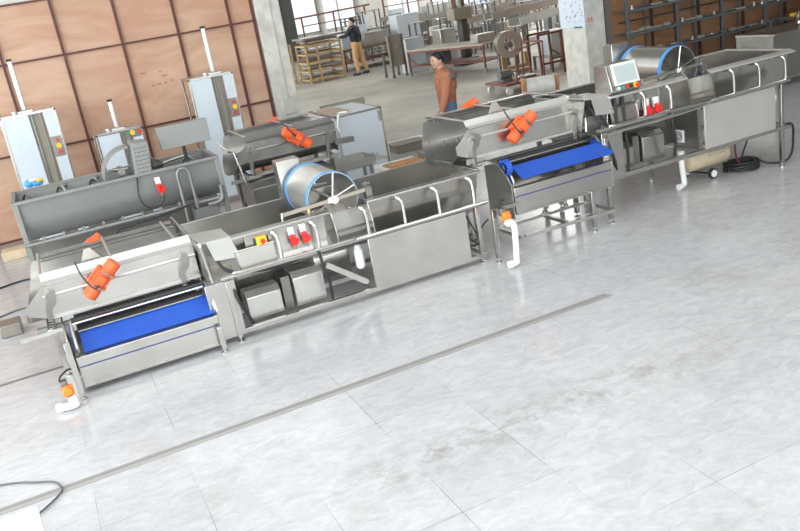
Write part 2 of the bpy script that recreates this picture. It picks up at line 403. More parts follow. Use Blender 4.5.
# ------------------------------------------------------------------ machine pieces
def foot(x, y, parent, off, z=.0):
    MB(off).lathe((x, y, z), (0, 0, 1), [(0, .030), (.008, .030), (.014, .010), (.05, .010)], 12).build('foot', CHROME, parent)

def valve(dx, orange, pipepts, name_label, grp, off=(0, 0, 0)):
    x, y, z = orange
    t = thing('drain_valve', name_label, 'valve', (x, y, z-.08))
    MB().box(x-.045, x+.01, y-.005, y+.075, z+.0, z+.075).build('actuator_housing', STEELD, t, bevel=.006)
    m = MB(); m.cyl((x, y-.055, z), (x, y, z), .038, .042, 8); m.box(x-.038, x+.045, y-.02, y+.03, z-.045, z+.036)
    m.build('actuator_cap', ORANGE2, t, bevel=.006, label='orange valve actuator')
    MB().tube(smooth([(x-.04, y+.05, z+.075), (x-.02, y+.05, z+.11), (x+.04, y+.09, z+.13), (x+.09, y+.15, z+.10)]), .008, 6).build('cable', BLACK, t)
    MB().lathe((x, y+.01, z-.085), (0, 0, 1), [(0, .026), (.03, .026), (.032, .018), (.045, .018)], 14).build('fitting', CHROME, t)
    pp = pipepts; m = MB(); m.tube(smooth(pp, 5), .030, 14)
    a, b = V(pp[0]), V(pp[1]); d = (b-a).normalized(); m.cyl(a-d*.005, a+d*.035, .037, n=14)
    a, b = V(pp[-1]), V(pp[-2]); d = (b-a).normalized(); m.cyl(a-d*.002, a+d*.04, .037, n=14)
    m.build('drain_pipe', WHITEP, t, label='white plastic elbow pipe')
    return t

def filter_unit(dx, dz, label, legs):
    off = (dx, 0, dz); x0, x1 = -.23, .94; by = -.11 if legs else 0.
    t = thing('belt_filter', label, 'machine', (.35+dx, 7.0, 0), 'belt filters in front of the vibrating screens')
    m = MB(off)
    m.prism([(6.75, .055), (6.75, .235), (6.752, .318), (6.79, .328), (6.83, .325), (7.0, .335), (7.22, .40), (7.22, .055)], 'x', x0, x1)
    m.build('water_box', STEEL, t, bevel=.004)
    MB(off).box(x0+.01, x1-.01, 6.744, 6.752, .232, .240).build('seam', SEAM, t)
    MB(off).box(x0, x1, 6.742, 6.752, .055, .075).build('bottom_lip', STEEL, t)
    ye = 6.985 if legs else 7.03; ze = .435 if legs else .455
    b = MB((dx, by, dz+(.08 if legs else 0))); b.prism([(6.79, .330), (6.775, .342), (ye, ze), (ye+.015, ze-.01)], 'x', x0+.075, x1-.012); b.build('belt', BLUE, t, label='bright blue filter belt')
    MB(off).prism([(6.985, .452), (6.985, .462), (7.20, .545), (7.20, .535)], 'x', x0+.07, x1-.01).build('cover', STEEL, t)
    m = MB(off); m.tube([(x0+.04, 6.98, .535), (x1-.03, 6.98, .535)], .011, 10)
    m.build('roller', CHROME, t)
    MB(off).cyl((x0+.04, 7.05, .535), (x1-.03, 7.05, .535), .03, n=14).build('drum_roller', BLACK, t)
    for s, x in ((-1, x0+.035), (1, x1+.002)):
        m = MB(off)
        loop = [(x, 6.80, .36), (x, 6.84, .345), (x, 7.02, .43), (x, 7.05, .50), (x, 7.02, .55), (x, 6.97, .545), (x, 6.82, .42)]
        L = []
        P = [V(q) for q in loop]
        for i in range(len(P)):
            a, b_, c, d = P[i-1], P[i], P[(i+1) % len(P)], P[(i+2) % len(P)]
            for j in range(4):
                tt = j/4; L.append(.5*((2*b_)+(c-a)*tt+(2*a-5*b_+4*c-d)*tt*tt+(3*b_-a-3*c+d)*tt**3))
        m.tube(L, .011, 6, closed=True); m.build('belt_guard', BRIGHT, t)
        MB(off).prism([(6.80, .36), (7.03, .44), (7.04, .53), (6.97, .54), (6.82, .43)], 'x', x-.018, x-.012).build('guard_liner', BLUE, t)
        # side frame
        xx = x0-.02 if s < 0 else x1
        m = MB(off); m.prism([(6.74, .02), (6.74, .36), (6.80, .44), (6.97, .56), (7.22, .56), (7.22, .02)], 'x', xx-.006+.006*s, xx+.006+.006*s)
        m.build('side_plate', STEEL, t)
    for n_, (x, y) in enumerate(((x0-.03, 6.66 if not legs else 6.74), (x1-.02, 6.68), (x0+.0, 7.2), (x1-.02, 7.2))):
        m = MB((dx, 0, 0))
        top = .5 if not legs else .50+dz-.05
        if n_ == 1 and not legs: top = .24
        if legs: top = .08+dz
        if legs and n_ == 1: x = .655; y = 6.73
        if legs and n_ == 0: x = -.50; y = 6.73; top = .52
        m.box(x-.022, x+.022, y-.022, y+.022, .045, top); m.build('leg', STEEL, t, bevel=.003); foot(x, y, t, (dx, 0, 0))
    if legs:
        zb = .17; m = MB((dx, 0, 0))
        for a, b_ in (((-.17, 6.75), (.9, 6.70)), ((-.2, 7.2), (.9, 7.2)), ((-.2, 6.75), (-.2, 7.2)), ((.9, 6.72), (.9, 7.2)), ((.35, 6.74), (.35, 7.2))):
            m.bar((a[0], a[1], zb), (b_[0], b_[1], zb), .034)
        m.build('lower_frame', STEEL, t)
        m = MB((dx, 0, 0)); m.bar((-.52, 6.74, .52), (-.2, 6.76, .52), .04); m.build('arm', STEEL, t, bevel=.003)
        m = MB((dx, 0, 0)); m.pipe((-.235, 6.88, .86), (1, 0, 0), 0, .05, .085, .06, 24); m.build('belt_curl', BLUE, t, label='curled blue belt end'); m = MB((dx, 0, 0)); m.cyl((-.24, 6.88, .86), (-.16, 6.88, .86), .03, n=14); m.build('roller_end', CHROME, t)
        for x in (.22, .48): MB((dx, 0, 0)).lathe((x, 6.95, .27), (0, 0, 1), [(0, .026), (.03, .026), (.035, .012), (.15, .012)], 12).build('drain_stub', STEELD, t)
    return t

def motor(c, tilt, parent, off, back=False):
    """vibrator motor: two end covers, ribbed body, foot plate; axis in the xz plane"""
    c = V(c); a = V((math.cos(tilt), 0, math.sin(tilt))); w = V((-math.sin(tilt), 0, math.cos(tilt)))
    M = Matrix((a, V((0, 1, 0)), w)).transposed()
    m = MB(off)
    m.lathe(c-a*.185, a, [(0, .036), (.008, .056), (.012, .060), (.095, .060), (.10, .052), (.13, .052), (.133, .056), (.145, .056), (.148, .052), (.22, .052), (.223, .056), (.235, .056), (.238, .052), (.27, .052), (.275, .060), (.358, .060), (.362, .056), (.37, .036)], 20)
    m.obox(c+V((0, .065, 0)), (.17, .035, .155), M)
    m.obox(c+V((0, .02, 0))+w*.0, (.13, .09, .122), M)
    for s in (-1, 1):
        for q in (-1, 1): m.cyl(c+a*.06*s+w*.066*q+V((0, .01, 0)), c+a*.06*s+w*.066*q+V((0, .075, 0)), .018, n=10)
    b = m.build('vibrator_motor', ORANGE, parent, bevel=.004, label='orange vibrator motor')
    j = MB(off); j.obox(c-V((0, .066, 0))+w*.01, (.075, .035, .06), M); j.build('terminal_box', ORANGE, b, bevel=.004)
    j = MB(off); j.obox(c+a*.065+w*.0-V((0, .059, 0)), (.012, .012, .11), M); j.obox(c-a*.065-V((0, .059, 0)), (.012, .012, .11), M); j.build('clamp', STEELD, b)
    j = MB(off); q = c-V((0, .07, 0))
    j.tube(smooth([q-a*.03, q-a*.10+V((0, -.02, .03)), q-a*.09+V((-.07, .02, .14)), q+V((-.16, .10, .19))]), .007, 6); j.build('cable', BLACK, b)
    return b

def screen(label, off, x0=-.36, x1=.93, mc=(.135, 6.99, .835), tilt=40, motorpos=True, steel=None, supports=True, grp='vibrating screens', low=0., bm_=(0, 0, 0)):
    S = steel or STEEL; ox, oy, oz = off
    t = thing('vibrating_screen', label, 'machine', (ox+.3, oy+7.55, 0), grp)
    # near wall: hexagonal ended plate + inward slope
    m = MB(off)
    m.prism([(x0-.13, .66), (x0-.13, .73), (x0+.03, .875), (x1, .895), (x1, .635+low), (x1-.03, .60+low), (x0+.02, .60+low)], 'y', 7.095, 7.107)
    m.build('side_plate', S, t)
    m = MB(off); m.sheet([(7.095, .885), (7.13, .905), (7.15, .895), (7.20, .955), (7.23, .945)], 'x', x0+.04, x1, .006); m.box(x0+.02, x1, 7.06, 7.10, .60+low, .615+low); m.tube([(x0+.02, 7.09, .79), (x1, 7.09, .80)], .012, 6); m.build('top_flange', STEEL_LIGHT if steel is None else S, t)
    m = MB(off); m.prism([(x0-.0, .62), (x0+.03, .91), (x1-.03, .94), (x1, .62)], 'y', 7.985, 7.997); m.build('side_plate', S, t)
    m = MB(off); m.box(x0+.03, x1-.03, 7.95, 8.03, .925, .94).box(x0+.06, x1-.03, 7.88, 7.91, .895, .91); m.build('top_flange', S, t)
    # curved pan
    prof = [(7.11, .78), (7.16, .66), (7.25, .57), (7.40, .525), (7.55, .515), (7.70, .53), (7.85, .60), (7.95, .72), (7.985, .90)]
    prof = [(p.x, p.y) for p in smooth([(a, b, 0) for a, b in prof], 4)]
    m = MB(off); m.sheet(prof, 'x', x0-.02, x1, .006); m.build('pan', STEELD, t)
    m = MB(off)     # rounded projecting end of the pan
    A = [V((x0-.02, y, z)) for y, z in prof]; n = len(A); B = []
    for i, p_ in enumerate(A):
        k_ = math.sin(PI*i/(n-1)); B.append(V((x0-.02-.16*k_, p_.y, p_.z)))
    va = [m.bm.verts.new(q) for q in A]; vb = [m.bm.verts.new(q) for q in B]; vc = [m.bm.verts.new(q-V((0, 0, .006))) for q in B]; vd = [m.bm.verts.new(q-V((0, 0, .006))) for q in A]
    for i in range(n-1):
        m.face([va[i], va[i+1], vb[i+1], vb[i]]); m.face([vb[i], vb[i+1], vc[i+1], vc[i]]); m.face([vc[i], vc[i+1], vd[i+1], vd[i]])
    m.build('outlet_lip', STEELD, t)
    for x in (x0+.05, x0+.62, x1-.12):
        MB(off).tube([(x, 7.19, .955), (x, 7.99, .955)], .012, 8).build('cross_rod', BRIGHT, t)
    m = MB(off)
    m.box(x1-.01, x1, 7.1, 7.99, .56, .80); m.build('end_plate', S, t)
    m = MB(off)
    for q in range(7):
        x = x0+.10+q*.17; m.box(x, x+.018, 7.82, 7.84, .62, .68)
    m.tube([(x0+.05, 7.80, .70), (x1-.05, 7.80, .70)], .008, 6); m.tube([(x0+.05, 7.70, .72), (x1-.05, 7.70, .72)], .006, 6)
    m.build('spray_bar', BRIGHT, t)
    # white gusset behind the motor
    m = MB(off)
    if steel is None: m.prism([(x0+.36, .90), (x0+.43, 1.05), (x0+.48, 1.055), (x0+.58, .90), (x0+.52, .90), (x0+.47, .96), (x0+.42, .90)], 'y', 7.27, 7.285)
    else: m.prism([(x0+.40, .88), (x0+.44, .97), (x0+.50, .88)], 'y', 7.27, 7.285)
    m.build('gusset', BRIGHT if steel is None else STEELD, t)
    motor(mc, math.radians(tilt), t, off)
    m = MB(off); c = V((mc[0]+.05+bm_[0], 8.12, .90+bm_[2])); m.lathe(c-V((.10, 0, .04)), V((.9, 0, .40)), [(0, .035), (.01, .052), (.19, .052), (.20, .035)], 16); m.box(c.x-.05, c.x+.05, 8.0, 8.09, .86, .96)
    m.build('vibrator_motor', ORANGE, t, label='orange vibrator motor')
    # spring brackets
    for x in (x0+.06, x1-.12):
        m = MB(off); m.prism([(x, .79), (x+.06, .80), (x+.045, .72), (x+.0, .68), (x-.01, .60), (x-.05, .60), (x-.045, .70)], 'y', 7.045, 7.095)
        m.cyl((x+.02, 7.02, .80), (x+.02, 7.10, .80), .04, n=14)
        m.build('bracket', STEELD, t)
        m = MB(off)
        hel = [(x-.03+.024*math.cos(i*.8), 7.06+.024*math.sin(i*.8), .515+.0028*i) for i in range(32)]
        m.tube(hel, .006, 5); m.build('spring', STEELD, t)
    if supports:
        m = MB(off); m.bar((x0-.24, 7.06, .49), (x0+.12, 7.06, .50), .034); m.bar((x0-.10, 7.16, .50), (x1+.05, 7.16, .505), .04); m.bar((x0-.1, 7.95, .50), (x1+.05, 7.95, .50), .04)
        m.bar((x0, 7.06, .5), (x0, 7.95, .5), .04); m.bar((x1-.05, 7.06, .5), (x1-.05, 7.95, .5), .04)
        m.build('support_frame', BRIGHT, t)
        for (x, y) in ((x0+.02, 7.30), (x1-.05, 7.30), (x0+.02, 7.9), (x1-.05, 7.9)):
            m = MB((ox, oy, 0)); m.box(x-.022, x+.022, y-.022, y+.022, .045, .48+oz); m.build('leg', S, t); foot(x, y, t, (ox, oy, 0))
    return t

def plug(x, y, z, parent, off, s=1.):
    m = MB(off); m.hull8([(x-.024*s, y-.03, z-.05), (x+.02*s, y-.03, z-.05), (x+.02*s, y, z-.05), (x-.024*s, y, z-.05), (x-.033*s, y-.04, z+.06), (x+.018*s, y-.04, z+.06), (x+.018*s, y, z+.06), (x-.033*s, y, z+.06)])
    o = m.build('socket', WHITEP, parent, bevel=.006, label='white industrial socket')
    m = MB(off); m.cyl((x-.012, y-.055, z-.01), (x-.002, y-.035, z-.105), .024*s, .021*s, 12); m.cyl((x+.008*s, y-.065, z-.07), (x+.008*s, y-.02, z-.065), .033*s, n=14); m.box(x-.028, x+.008, y-.055, y-.02, z-.035, z-.005)
    m.build('plug', REDP, o, bevel=.003, label='red plug')
    m = MB(off); m.cyl((x, y-.035, z-.10), (x+.005, y-.03, z-.145), .019*s, .012, n=10); m.build('plug_tail', BRIGHT, o)
    return o

def tank(label, off, x1, loops, hmi):
    dx, _, dz = off; x0 = .95
    t = thing('washing_tank', label, 'machine', (dx+2.3, 7.3, 0), 'long washing tanks')
    xa, xb = (2.14, 2.50) if not hmi else (2.22, 2.55)
    # tub
    m = MB(off)
    fr = [(6.885, .915), (6.93, .78), (6.98, .60), (7.06, .47)]
    for a, b in ((x0+.25, xa), (xb, x1)): m.sheet(fr, 'x', a, b, .006)
    m.sheet([(6.93, .70), (6.98, .60), (7.06, .47)], 'x', xa, xb, .006)
    m.sheet([(7.06, .47), (7.70, .47), (7.80, .55), (7.80, .915)], 'x', x0, x1, .006)
    end = [(6.885, .915), (6.98, .60), (7.06, .47), (7.70, .47), (7.80, .55), (7.80, .915)]
    m.prism(end, 'x', x0, x0+.006); m.prism(end, 'x', x1-.006, x1)
    m.build('tub', STEEL, t)
    m = MB(off)     # rims
    for a, b in ((x0+.26, xa), (xb, x1+.01)):
        m.prism([(6.845 if not hmi else 6.81, .895), (6.845 if not hmi else 6.81, .915), (6.90, .93), (6.90, .91)], 'x', a, b)
    m.prism([(7.78, .91), (7.78, .93), (7.83, .925), (7.83, .905)], 'x', x0, x1+.01)
    m.box(x1-.03, x1+.015, 6.87, 7.80, .912, .93)
    m.build('rim', STEEL_LIGHT if hmi else STEEL, t, bevel=.003)
    # outlet plate at the left end, and angled tray
    m = MB(off); m.quadplate([(x0+.02, 6.86, .93), (x0+.27, 6.84, .93), (x0+.27, 7.2, .93), (x0-.02, 7.3, .93)], (0, 0, 1), .008)
    m.quadplate([(x0+.06, 6.85, .93), (x0+.27, 6.84, .93), (x0+.32, 6.84, .74), (x0+.10, 6.85, .76)], (0, 1, 0), .006)
    m.build('outlet_plate', BRIGHT, t)
    # control recess with sockets
    bx0, bx1 = (1.22, 2.08)
    m = MB(off); m.prism([(6.87, .895), (6.90, .66), (6.88, .60), (6.97, .60), (6.97, .895)], 'x', bx0+.12 if not hmi else bx0+.0, bx1); m.build('control_housing', STEEL, t, bevel=.004)
    m = MB(off); m.quadplate([(bx0+.02, 6.84, .61), (bx0+.36, 6.84, .61), (bx0+.36, 6.86, .79), (bx0+.0, 6.86, .79)], (0, 1, 0), .01)
    m.tube([(bx0, 6.845, .79), (bx0+.37, 6.845, .79)], .007, 6); m.tube([(bx0, 6.845, .79), (bx0+.03, 6.835, .61)], .007, 6)
    m.build('access_panel', STEEL, t)
    px = (1.755, 1.865) if not hmi else (1.69, 1.815)
    for x in px: plug(x, 6.87, .815 if not hmi else .735, t, off, 1.1 if not hmi else 1.25)
    if not hmi:
        m = MB(off); m.box(1.435, 1.525, 6.84, 6.90, .79, .865); s = m.build('switch_plate', YELP, t, bevel=.005, label='yellow emergency stop plate')
        MB(off).cyl((1.485, 6.805, .825), (1.485, 6.845, .825), .020, n=14).build('stop_button', REDP, s)
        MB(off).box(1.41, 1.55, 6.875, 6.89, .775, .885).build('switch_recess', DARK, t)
    # basin with curved cheeks
    cheek = [(6.90, .925)]+[(6.90-.13*math.sin(a*PI/16), .62+.305*math.cos(a*PI/16)) for a in range(1, 9)]+[(7.0, .60), (7.0, .925)]
    for x in (xa, xb): MB(off).prism(cheek, 'x', x-.004, x+.004).build('cheek_plate', STEEL, t)
    m = MB(off); m.sheet([(6.79, .63), (6.80, .62), (6.93, .64), (6.96, .70), (6.985, .86)], 'x', xa, xb, .006); m.cyl((xa+.2, 6.93, .628), (xa+.2, 6.93, .634), .06, n=18)
    m.build('basin', STEELD, t)
    # handrail + loops
    m = MB(off); m.bar((x0+.1, 6.83, .595), (x1+.03-(.12 if hmi else 0), 6.83, .595), .05, .022); m.build('lower_rail', STEEL, t, bevel=.004)
    xe = 2.30
    m = MB(off)
    if hmi: m.tube(smooth([(x0+.06, 6.66, .585), (x0+.3, 6.66, .592), (2.0, 6.67, .60), (2.35, 6.72, .61), (2.5, 6.80, .612)], 5), .018, 10)
    m.tube(smooth([(x0+.27, 6.83, .625), (x0+.22, 6.80, .628), (x0+.27, 6.775, .628), (x0+.42, 6.77, .628), (xe-.1, 6.77, .628), (xe, 6.79, .628), (xe+.02, 6.83, .625)], 5), .016, 10)
    m.tube([(x0+.05 if hmi else xe, 6.80, .612), (x1+.02-(.11 if hmi else 0), 6.80, .612)], .016, 10); m.build('handrail', CHROME, t)
    for x in loops:
        m = MB(off); m.tube(smooth([(x-.035, 6.93, .86), (x-.04, 6.88, .875), (x-.03, 6.83, .88), (x-.01, 6.805, .85), (x, 6.80, .78), (x, 6.80, .62)], 4), .0175, 10); m.build('rail_loop', CHROME, t)
    # frame: left plate, big panel, beams, legs
    z0 = .055+dz
    OF = (dx, 0, 0); rz = .57+dz
    m = MB(OF); ex = .17 if hmi else 0; m.box(x0-.05+ex, x0+.21+ex, 6.815, 6.83, z0+.03, rz); m.build('end_panel', STEEL, t, bevel=.003)
    m = MB(OF); m.box(2.43, 3.46, 6.815, 6.835, z0+.04, rz+.005); m.build('side_panel', STEEL_LIGHT if hmi else STEEL, t, bevel=.004)
    m = MB(OF); m.bar((x0-.04, 6.84, z0+.022), (x1-.05, 6.84, z0+.022), .044); m.bar((x0, 7.72, z0+.022), (x1, 7.72, z0+.022), .044)
    for x in (x0, 2.42, x1-.04): m.bar((x, 6.84, z0+.022), (x, 7.72, z0+.022), .04)
    m.bar((1.2, 7.2, z0+.08), (2.4, 7.2, z0+.08), .05)
    m.build('base_frame', STEEL, t, bevel=.003)
    fx = (1.10, 3.60) if not hmi else (1.11, x1-.16)
    for x, y in ((fx[0], 6.82), (fx[1], 6.86), (fx[0], 7.72), (fx[1], 7.72), (2.42, 7.72)):
        m = MB(OF)
        m.box(x-.022, x+.022, y-.022, y+.022, .045, rz if x > 3 or not hmi else rz-.05); m.build('leg', STEEL, t, bevel=.003); foot(x, y, t, OF)
    if hmi:
        for x in (1.62,):
            pass
    # equipment boxes in the open bay
    for (a, b, zt, yb) in ((1.25, 1.57, .31, 7.15), (1.70, 1.99, .365, 7.22)):
        m = MB(off); m.prism([(6.96, .10), (6.96, zt-.0), (7.02, zt+.05), (yb, zt+.05), (yb, .10)], 'x', a, b); m.build('pump_cover', BRIGHT if not hmi else STEEL, t, bevel=.005)
    m = MB(off); m.box(1.60, 1.68, 7.0, 7.2, .1, .40); m.box(1.22, 2.40, 7.35, 7.37, .1, .45); m.build('inner_panel', STEELD, t)
    if not hmi:
        m = MB(off); m.lathe((1.95, 7.1, .44), (1, .1, 0), [(0, .06), (.02, .075), (.34, .075), (.36, .06)], 18); m.build('blower', BRIGHT, t)
        MB(off).bar((2.05, 7.0, .40), (2.40, 6.95, .13), .05).build('brace', STEEL, t)
        MB(off).lathe((2.37, 6.96, .28), (0, 0, 1), [(0, .03), (.02, .045), (.18, .045), (.2, .03), (.23, .03)], 16).build('canister', WHITEP, t)
    # dark hoses
    for i, P in enumerate(([(1.14, 6.86, .56), (1.15, 6.80, .4), (1.20, 6.80, .25), (1.24, 6.84, .12)], [(1.95, 6.80, .60), (1.96, 6.78, .45), (1.99, 6.79, .30), (2.0, 6.83, .12)], [(1.05, 6.95, .85), (1.12, 6.83, .66), (1.4, 6.86, .57), (1.7, 6.87, .56), (1.85, 6.83, .62)])):
        MB(off).tube(smooth(P), .015, 8).build('hose', BLACK, t)
    if hmi:
        for x in (1.40, 1.30): MB(off).tube(smooth([(x, 6.86, .90), (x-.01, 6.84, .6), (x, 6.84, .3), (x, 6.85, .1)]), .016, 8).build('hose', BLACK, t)
        m = MB(off); m.box(2.36, 2.42, 6.85, 7.5, .1, .58); m.build('inner_panel', STEELD, t)
        m = MB(off); m.box(2.345, 2.36, 7.06, 7.20, .16, .30); v = m.build('fan_vent', WHITEP, t, bevel=.006)
        for q in (.052, .03): m = MB(off); m.pipe((2.345, 7.13, .23), (-1, 0, 0), 0, .006, q, q-.008, 16); m.build('vent_ring', STEELD, v)
    else:
        m = MB(off); m.cyl((3.46, 6.95, .33), (3.55, 6.95, .33), .05, n=12); m.box(3.46, 3.66, 6.93, 7.4, .2, .23); m.build('pipe_stub', STEELD, t)
        for P in ([(3.50, 6.9, .5), (3.55, 6.86, .35), (3.62, 6.9, .2), (3.5, 6.95, .16)], [(3.47, 6.88, .3), (3.58, 6.86, .2), (3.66, 6.9, .34), (3.74, 6.9, .40)]):
            MB(off).tube(smooth(P), .009, 6).build('hose', BLACK, t)
    # drum
    dr = MB(off); R = .245; cx, cz = (2.235, .985) if not hmi else (2.265, .985)
    dr.pipe((cx, 7.0, cz), (0, 1, 0), -.012, .665, R, R-.006, 48); d = dr.build('drum', BRIGHT if not hmi else STEEL, t)
    for y in (-.006, .62): MB(off).pipe((cx, 7.0+y, cz), (0, 1, 0), 0, .035, R+.005, R-.001, 48).build('drum_rim', BRIM, d, label='blue drum rim')
    m = MB(off)
    for a in (78, 198, 318, 18):
        a = math.radians(a); m.tube([(cx, 7.0, cz), (cx+R*.99*math.cos(a), 7.0, cz+R*.99*math.sin(a))], .008, 6)
    for a in (40, 130, 220, 310):
        a = math.radians(a); m.tube([(cx, 7.60, cz), (cx+R*.99*math.cos(a), 7.60, cz+R*.99*math.sin(a))], .008, 6)
    m.cyl((cx, 6.95, cz), (cx, 7.62, cz), .014, n=10)
    m.tube([(cx-.12, 7.3, cz+.10), (cx+.05, 7.25, cz+.10)], .014, 8); m.tube([(cx-.05, 7.28, cz+.10), (cx-.05, 7.28, cz+.17)], .012, 8)
    m.build('spokes', CHROME, d)
    m = MB(off); m.lathe((cx, 6.925, cz), (0, 1, 0), [(0, .02), (.005, .036), (.03, .036), (.035, .026), (.06, .026)], 18); m.cyl((cx-.05, 6.94, cz), (cx-.02, 6.99, cz), .025, n=12); m.build('hub', WHITEP if not hmi else CHROME, t, bevel=.002)
    m = MB(off); m.bar((1.72, 6.96, cz-.02), (2.58, 6.96, cz+.015), .028, .03); m.build('drum_beam', mat('tan_beam', (.42, .37, .31), .45, .4) if not hmi else STEEL, t)
    MB(off).cyl((1.73, 6.95, .90), (1.73, 6.95, .99), .014, n=10).build('beam_post', CHROME, t)
    MB(off).cyl((1.98, 6.95, .90), (1.98, 6.95, .965), .020, n=12).build('beam_post', BRASS if not hmi else STEELD, t)
    m = MB(off); m.box(2.54, 2.60, 6.93, 7.0, .90, 1.02); m.tube([(2.56, 6.97, 1.0), (2.56, 6.97, 1.07)], .01, 8); m.cyl((2.53, 6.97, 1.05), (2.60, 6.97, 1.05), .012, n=8)
    m.build('beam_post', STEELD, t)
    m = MB(off); m.box(1.97, 2.20, 7.70, 7.86, .93, 1.30); m.build('motor_box', STEEL, t, bevel=.005)
    # chute behind the drum inside the tub
    m = MB(off); m.quadplate([(2.48, 7.02, .70), (2.62, 7.02, .92), (2.62, 7.75, .92), (2.48, 7.75, .70)], (1, 0, 0), .006); m.build('drum_chute', STEEL, t)
    if hmi:
        # control cabinet with screen
        m = MB(off); m.prism([(6.83, .93), (6.78, .96), (6.86, 1.215), (7.06, 1.215), (7.06, .93)], 'x', 1.22, 1.60); b = m.build('control_box', STEEL, t, bevel=.005)
        n = V((0, -.29, .085)).normalized()
        u = V((0, .08, .275)).normalized()
        def PT(x, s, e=0): q = V((x, 6.78, .96))+u*s+V((0, -1, 0))*e; return tuple(q)
        def plate(x0_, x1_, s0, s1, e, th): return [PT(x0_, s0, e), PT(x1_, s0, e), PT(x1_, s1, e), PT(x0_, s1, e)], (0, -1, 0), th
        m = MB(off); m.quadplate(*plate(1.265, 1.575, .055, .275, 0, .018)); z = m.build('touch_screen', BEZ, b, bevel=.004, label='white framed touch screen')
        MB(off).quadplate(*plate(1.292, 1.548, .08, .25, .018, .003)).build('screen_glass', SCREENM, z)
        for i, (x, mm) in enumerate(((1.30, BEZ), (1.35, GREENP), (1.41, REDP), (1.455, BLACK), (1.51, YELP))):
            q = V(PT(x, .025)); MB(off).cyl(q, q+V((0, -.022, 0)), .017 if i < 4 else .028, n=14).build('button', mm, b)
        q = V(PT(1.522, .025)); MB(off).cyl(q+V((0, -.022, 0)), q+V((0, -.042, 0)), .022, n=14).build('stop_button', REDP, b)
    return t

# ------------------------------------------------------------------ build the lines
screen('vibrating screen with orange motor at the left end of the nearest line', (0, 0, 0))
filter_unit(0, 0, 'low belt filter with blue belt near the floor, in front of the left vibrating screen', False)
valve(0, (-.355, 6.62, .135), [(-.335, 6.60, .055), (-.33, 6.585, .045), (-.325, 6.55, .034), (-.33, 6.53, .034), (-.40, 6.535, .034), (-.46, 6.555, .037)], 'orange drain valve with short white elbow pipe on the floor, by the left belt filter', None)
tank('long steel washing tank with tan drum beam and yellow emergency stop plate', (0, 0, 0), 3.68, (1.61, 1.965, 2.45, 2.82, 3.185, 3.56), False)
m = MB(); m.tube([(.925, 8.02, .965), (.955, 7.0, .905), (.945, 6.80, .945), (.948, 6.79, .93), (.975, 6.78, .60)], .014, 8)
o = tag(m.build('guard_rod', CHROME), 'bent steel rod between the left vibrating screen and the nearest washing tank', 'rod')

screen('vibrating screen with orange motor in front of the man in rust jacket', (4.13, 0, .39), x0=-.40, x1=.98, mc=(.17, 6.99, .80), tilt=37, bm_=(.02, 0, .03))
filter_unit(4.21, .35, 'raised belt filter with a blue belt on tall legs in the middle of the line', True)
valve(0, (3.765, 6.60, .485), [(3.75, 6.57, .42), (3.775, 6.55, .425), (3.80, 6.53, .40), (3.80, 6.52, .32), (3.765, 6.49, .08), (3.755, 6.485, .04), (3.70, 6.49, .036), (3.675, 6.49, .037)], 'orange drain valve with tall white pipe reaching the floor between the two washing tanks', None)
tank('raised steel washing tank at the right with a white framed touch screen', (4.04, 0, .385), 3.76, (1.63, 1.97, 2.84, 3.21, 3.60), True)
m = MB(); m.tube([(4.92, 7.4, 1.37), (5.08, 7.05, 1.33), (5.075, 7.0, 1.30), (5.05, 6.98, .98)], .013, 8)
tag(m.build('guard_rod', CHROME), 'bent steel rod beside the middle vibrating screen, left of the touch screen', 'rod')
m = MB(); m.tube(smooth([(6.42, 7.15, .42), (6.42, 7.15, .30), (6.44, 7.15, .09), (6.43, 7.14, .05), (6.38, 7.13, .036), (6.34, 7.12, .037)], 5), .032, 14); m.cyl((6.35, 7.12, .037), (6.325, 7.12, .037), .037, n=14); m.cyl((6.42, 7.15, .34), (6.42, 7.15, .44), .04, n=14)
tag(m.build('drain_pipe', WHITEP), 'white plastic drain pipe standing on the floor left of the cream air compressor', 'pipe')

# compressor
t = thing('air_compressor', 'cream air compressor with small white wheels under the right washing tank', 'compressor', (6.95, 7.35, 0))
MB().lathe((6.60, 7.33, .235), (1, 0, 0), [(0, .05), (.02, .10), (.05, .125), (.08, .13), (.57, .13), (.60, .125), (.63, .10), (.65, .05)], 26).build('air_tank', CREAM, t)
m = MB(); m.box(6.78, 7.05, 7.26, 7.42, .34, .40); m.cyl((6.86, 7.34, .35), (6.86, 7.34, .415), .05, n=14); m.build('pump_head', CREAM, t, bevel=.008)
for x, y in ((6.89, 7.17), (6.80, 7.50)):
    w = MB().cyl((x, y-.02, .06), (x, y+.02, .06), .06, n=22).build('wheel', BLACK, t, bevel=.006)
    MB().cyl((x, y-.026, .06), (x, y-.018, .06), .042, n=18).build('wheel_hub', WHITEP, w)
MB().box(7.13, 7.17, 7.22, 7.26, 0, .12).build('stand', BLACK, t); MB().bar((6.89, 7.17, .06), (6.80, 7.50, .06), .02).build('axle', BLACK, t)
fc = bpy.data.curves.new('lettering', 'FONT'); fc.body = 'UNAMIC'; fc.size = .068; fc.extrude = .001; fc.shear = .25
fo = bpy.data.objects.new('lettering', fc); COL.objects.link(fo); fo.rotation_euler = (math.radians(68), 0, 0)
fo.location = V((6.86, 7.203, .262)); bpy.context.view_layer.update()
dg = bpy.context.evaluated_depsgraph_get(); me = bpy.data.meshes.new_from_object(fo.evaluated_get(dg)); mw = fo.matrix_world.copy()
bpy.data.objects.remove(fo)
me.transform(mw); me.transform(Matrix.Translation(-WO[t.name])); me.materials.clear(); me.materials.append(NAVYT)
o = bpy.data.objects.new('lettering', me); COL.objects.link(o); o.parent = t; o['label'] = 'blue slanted lettering'
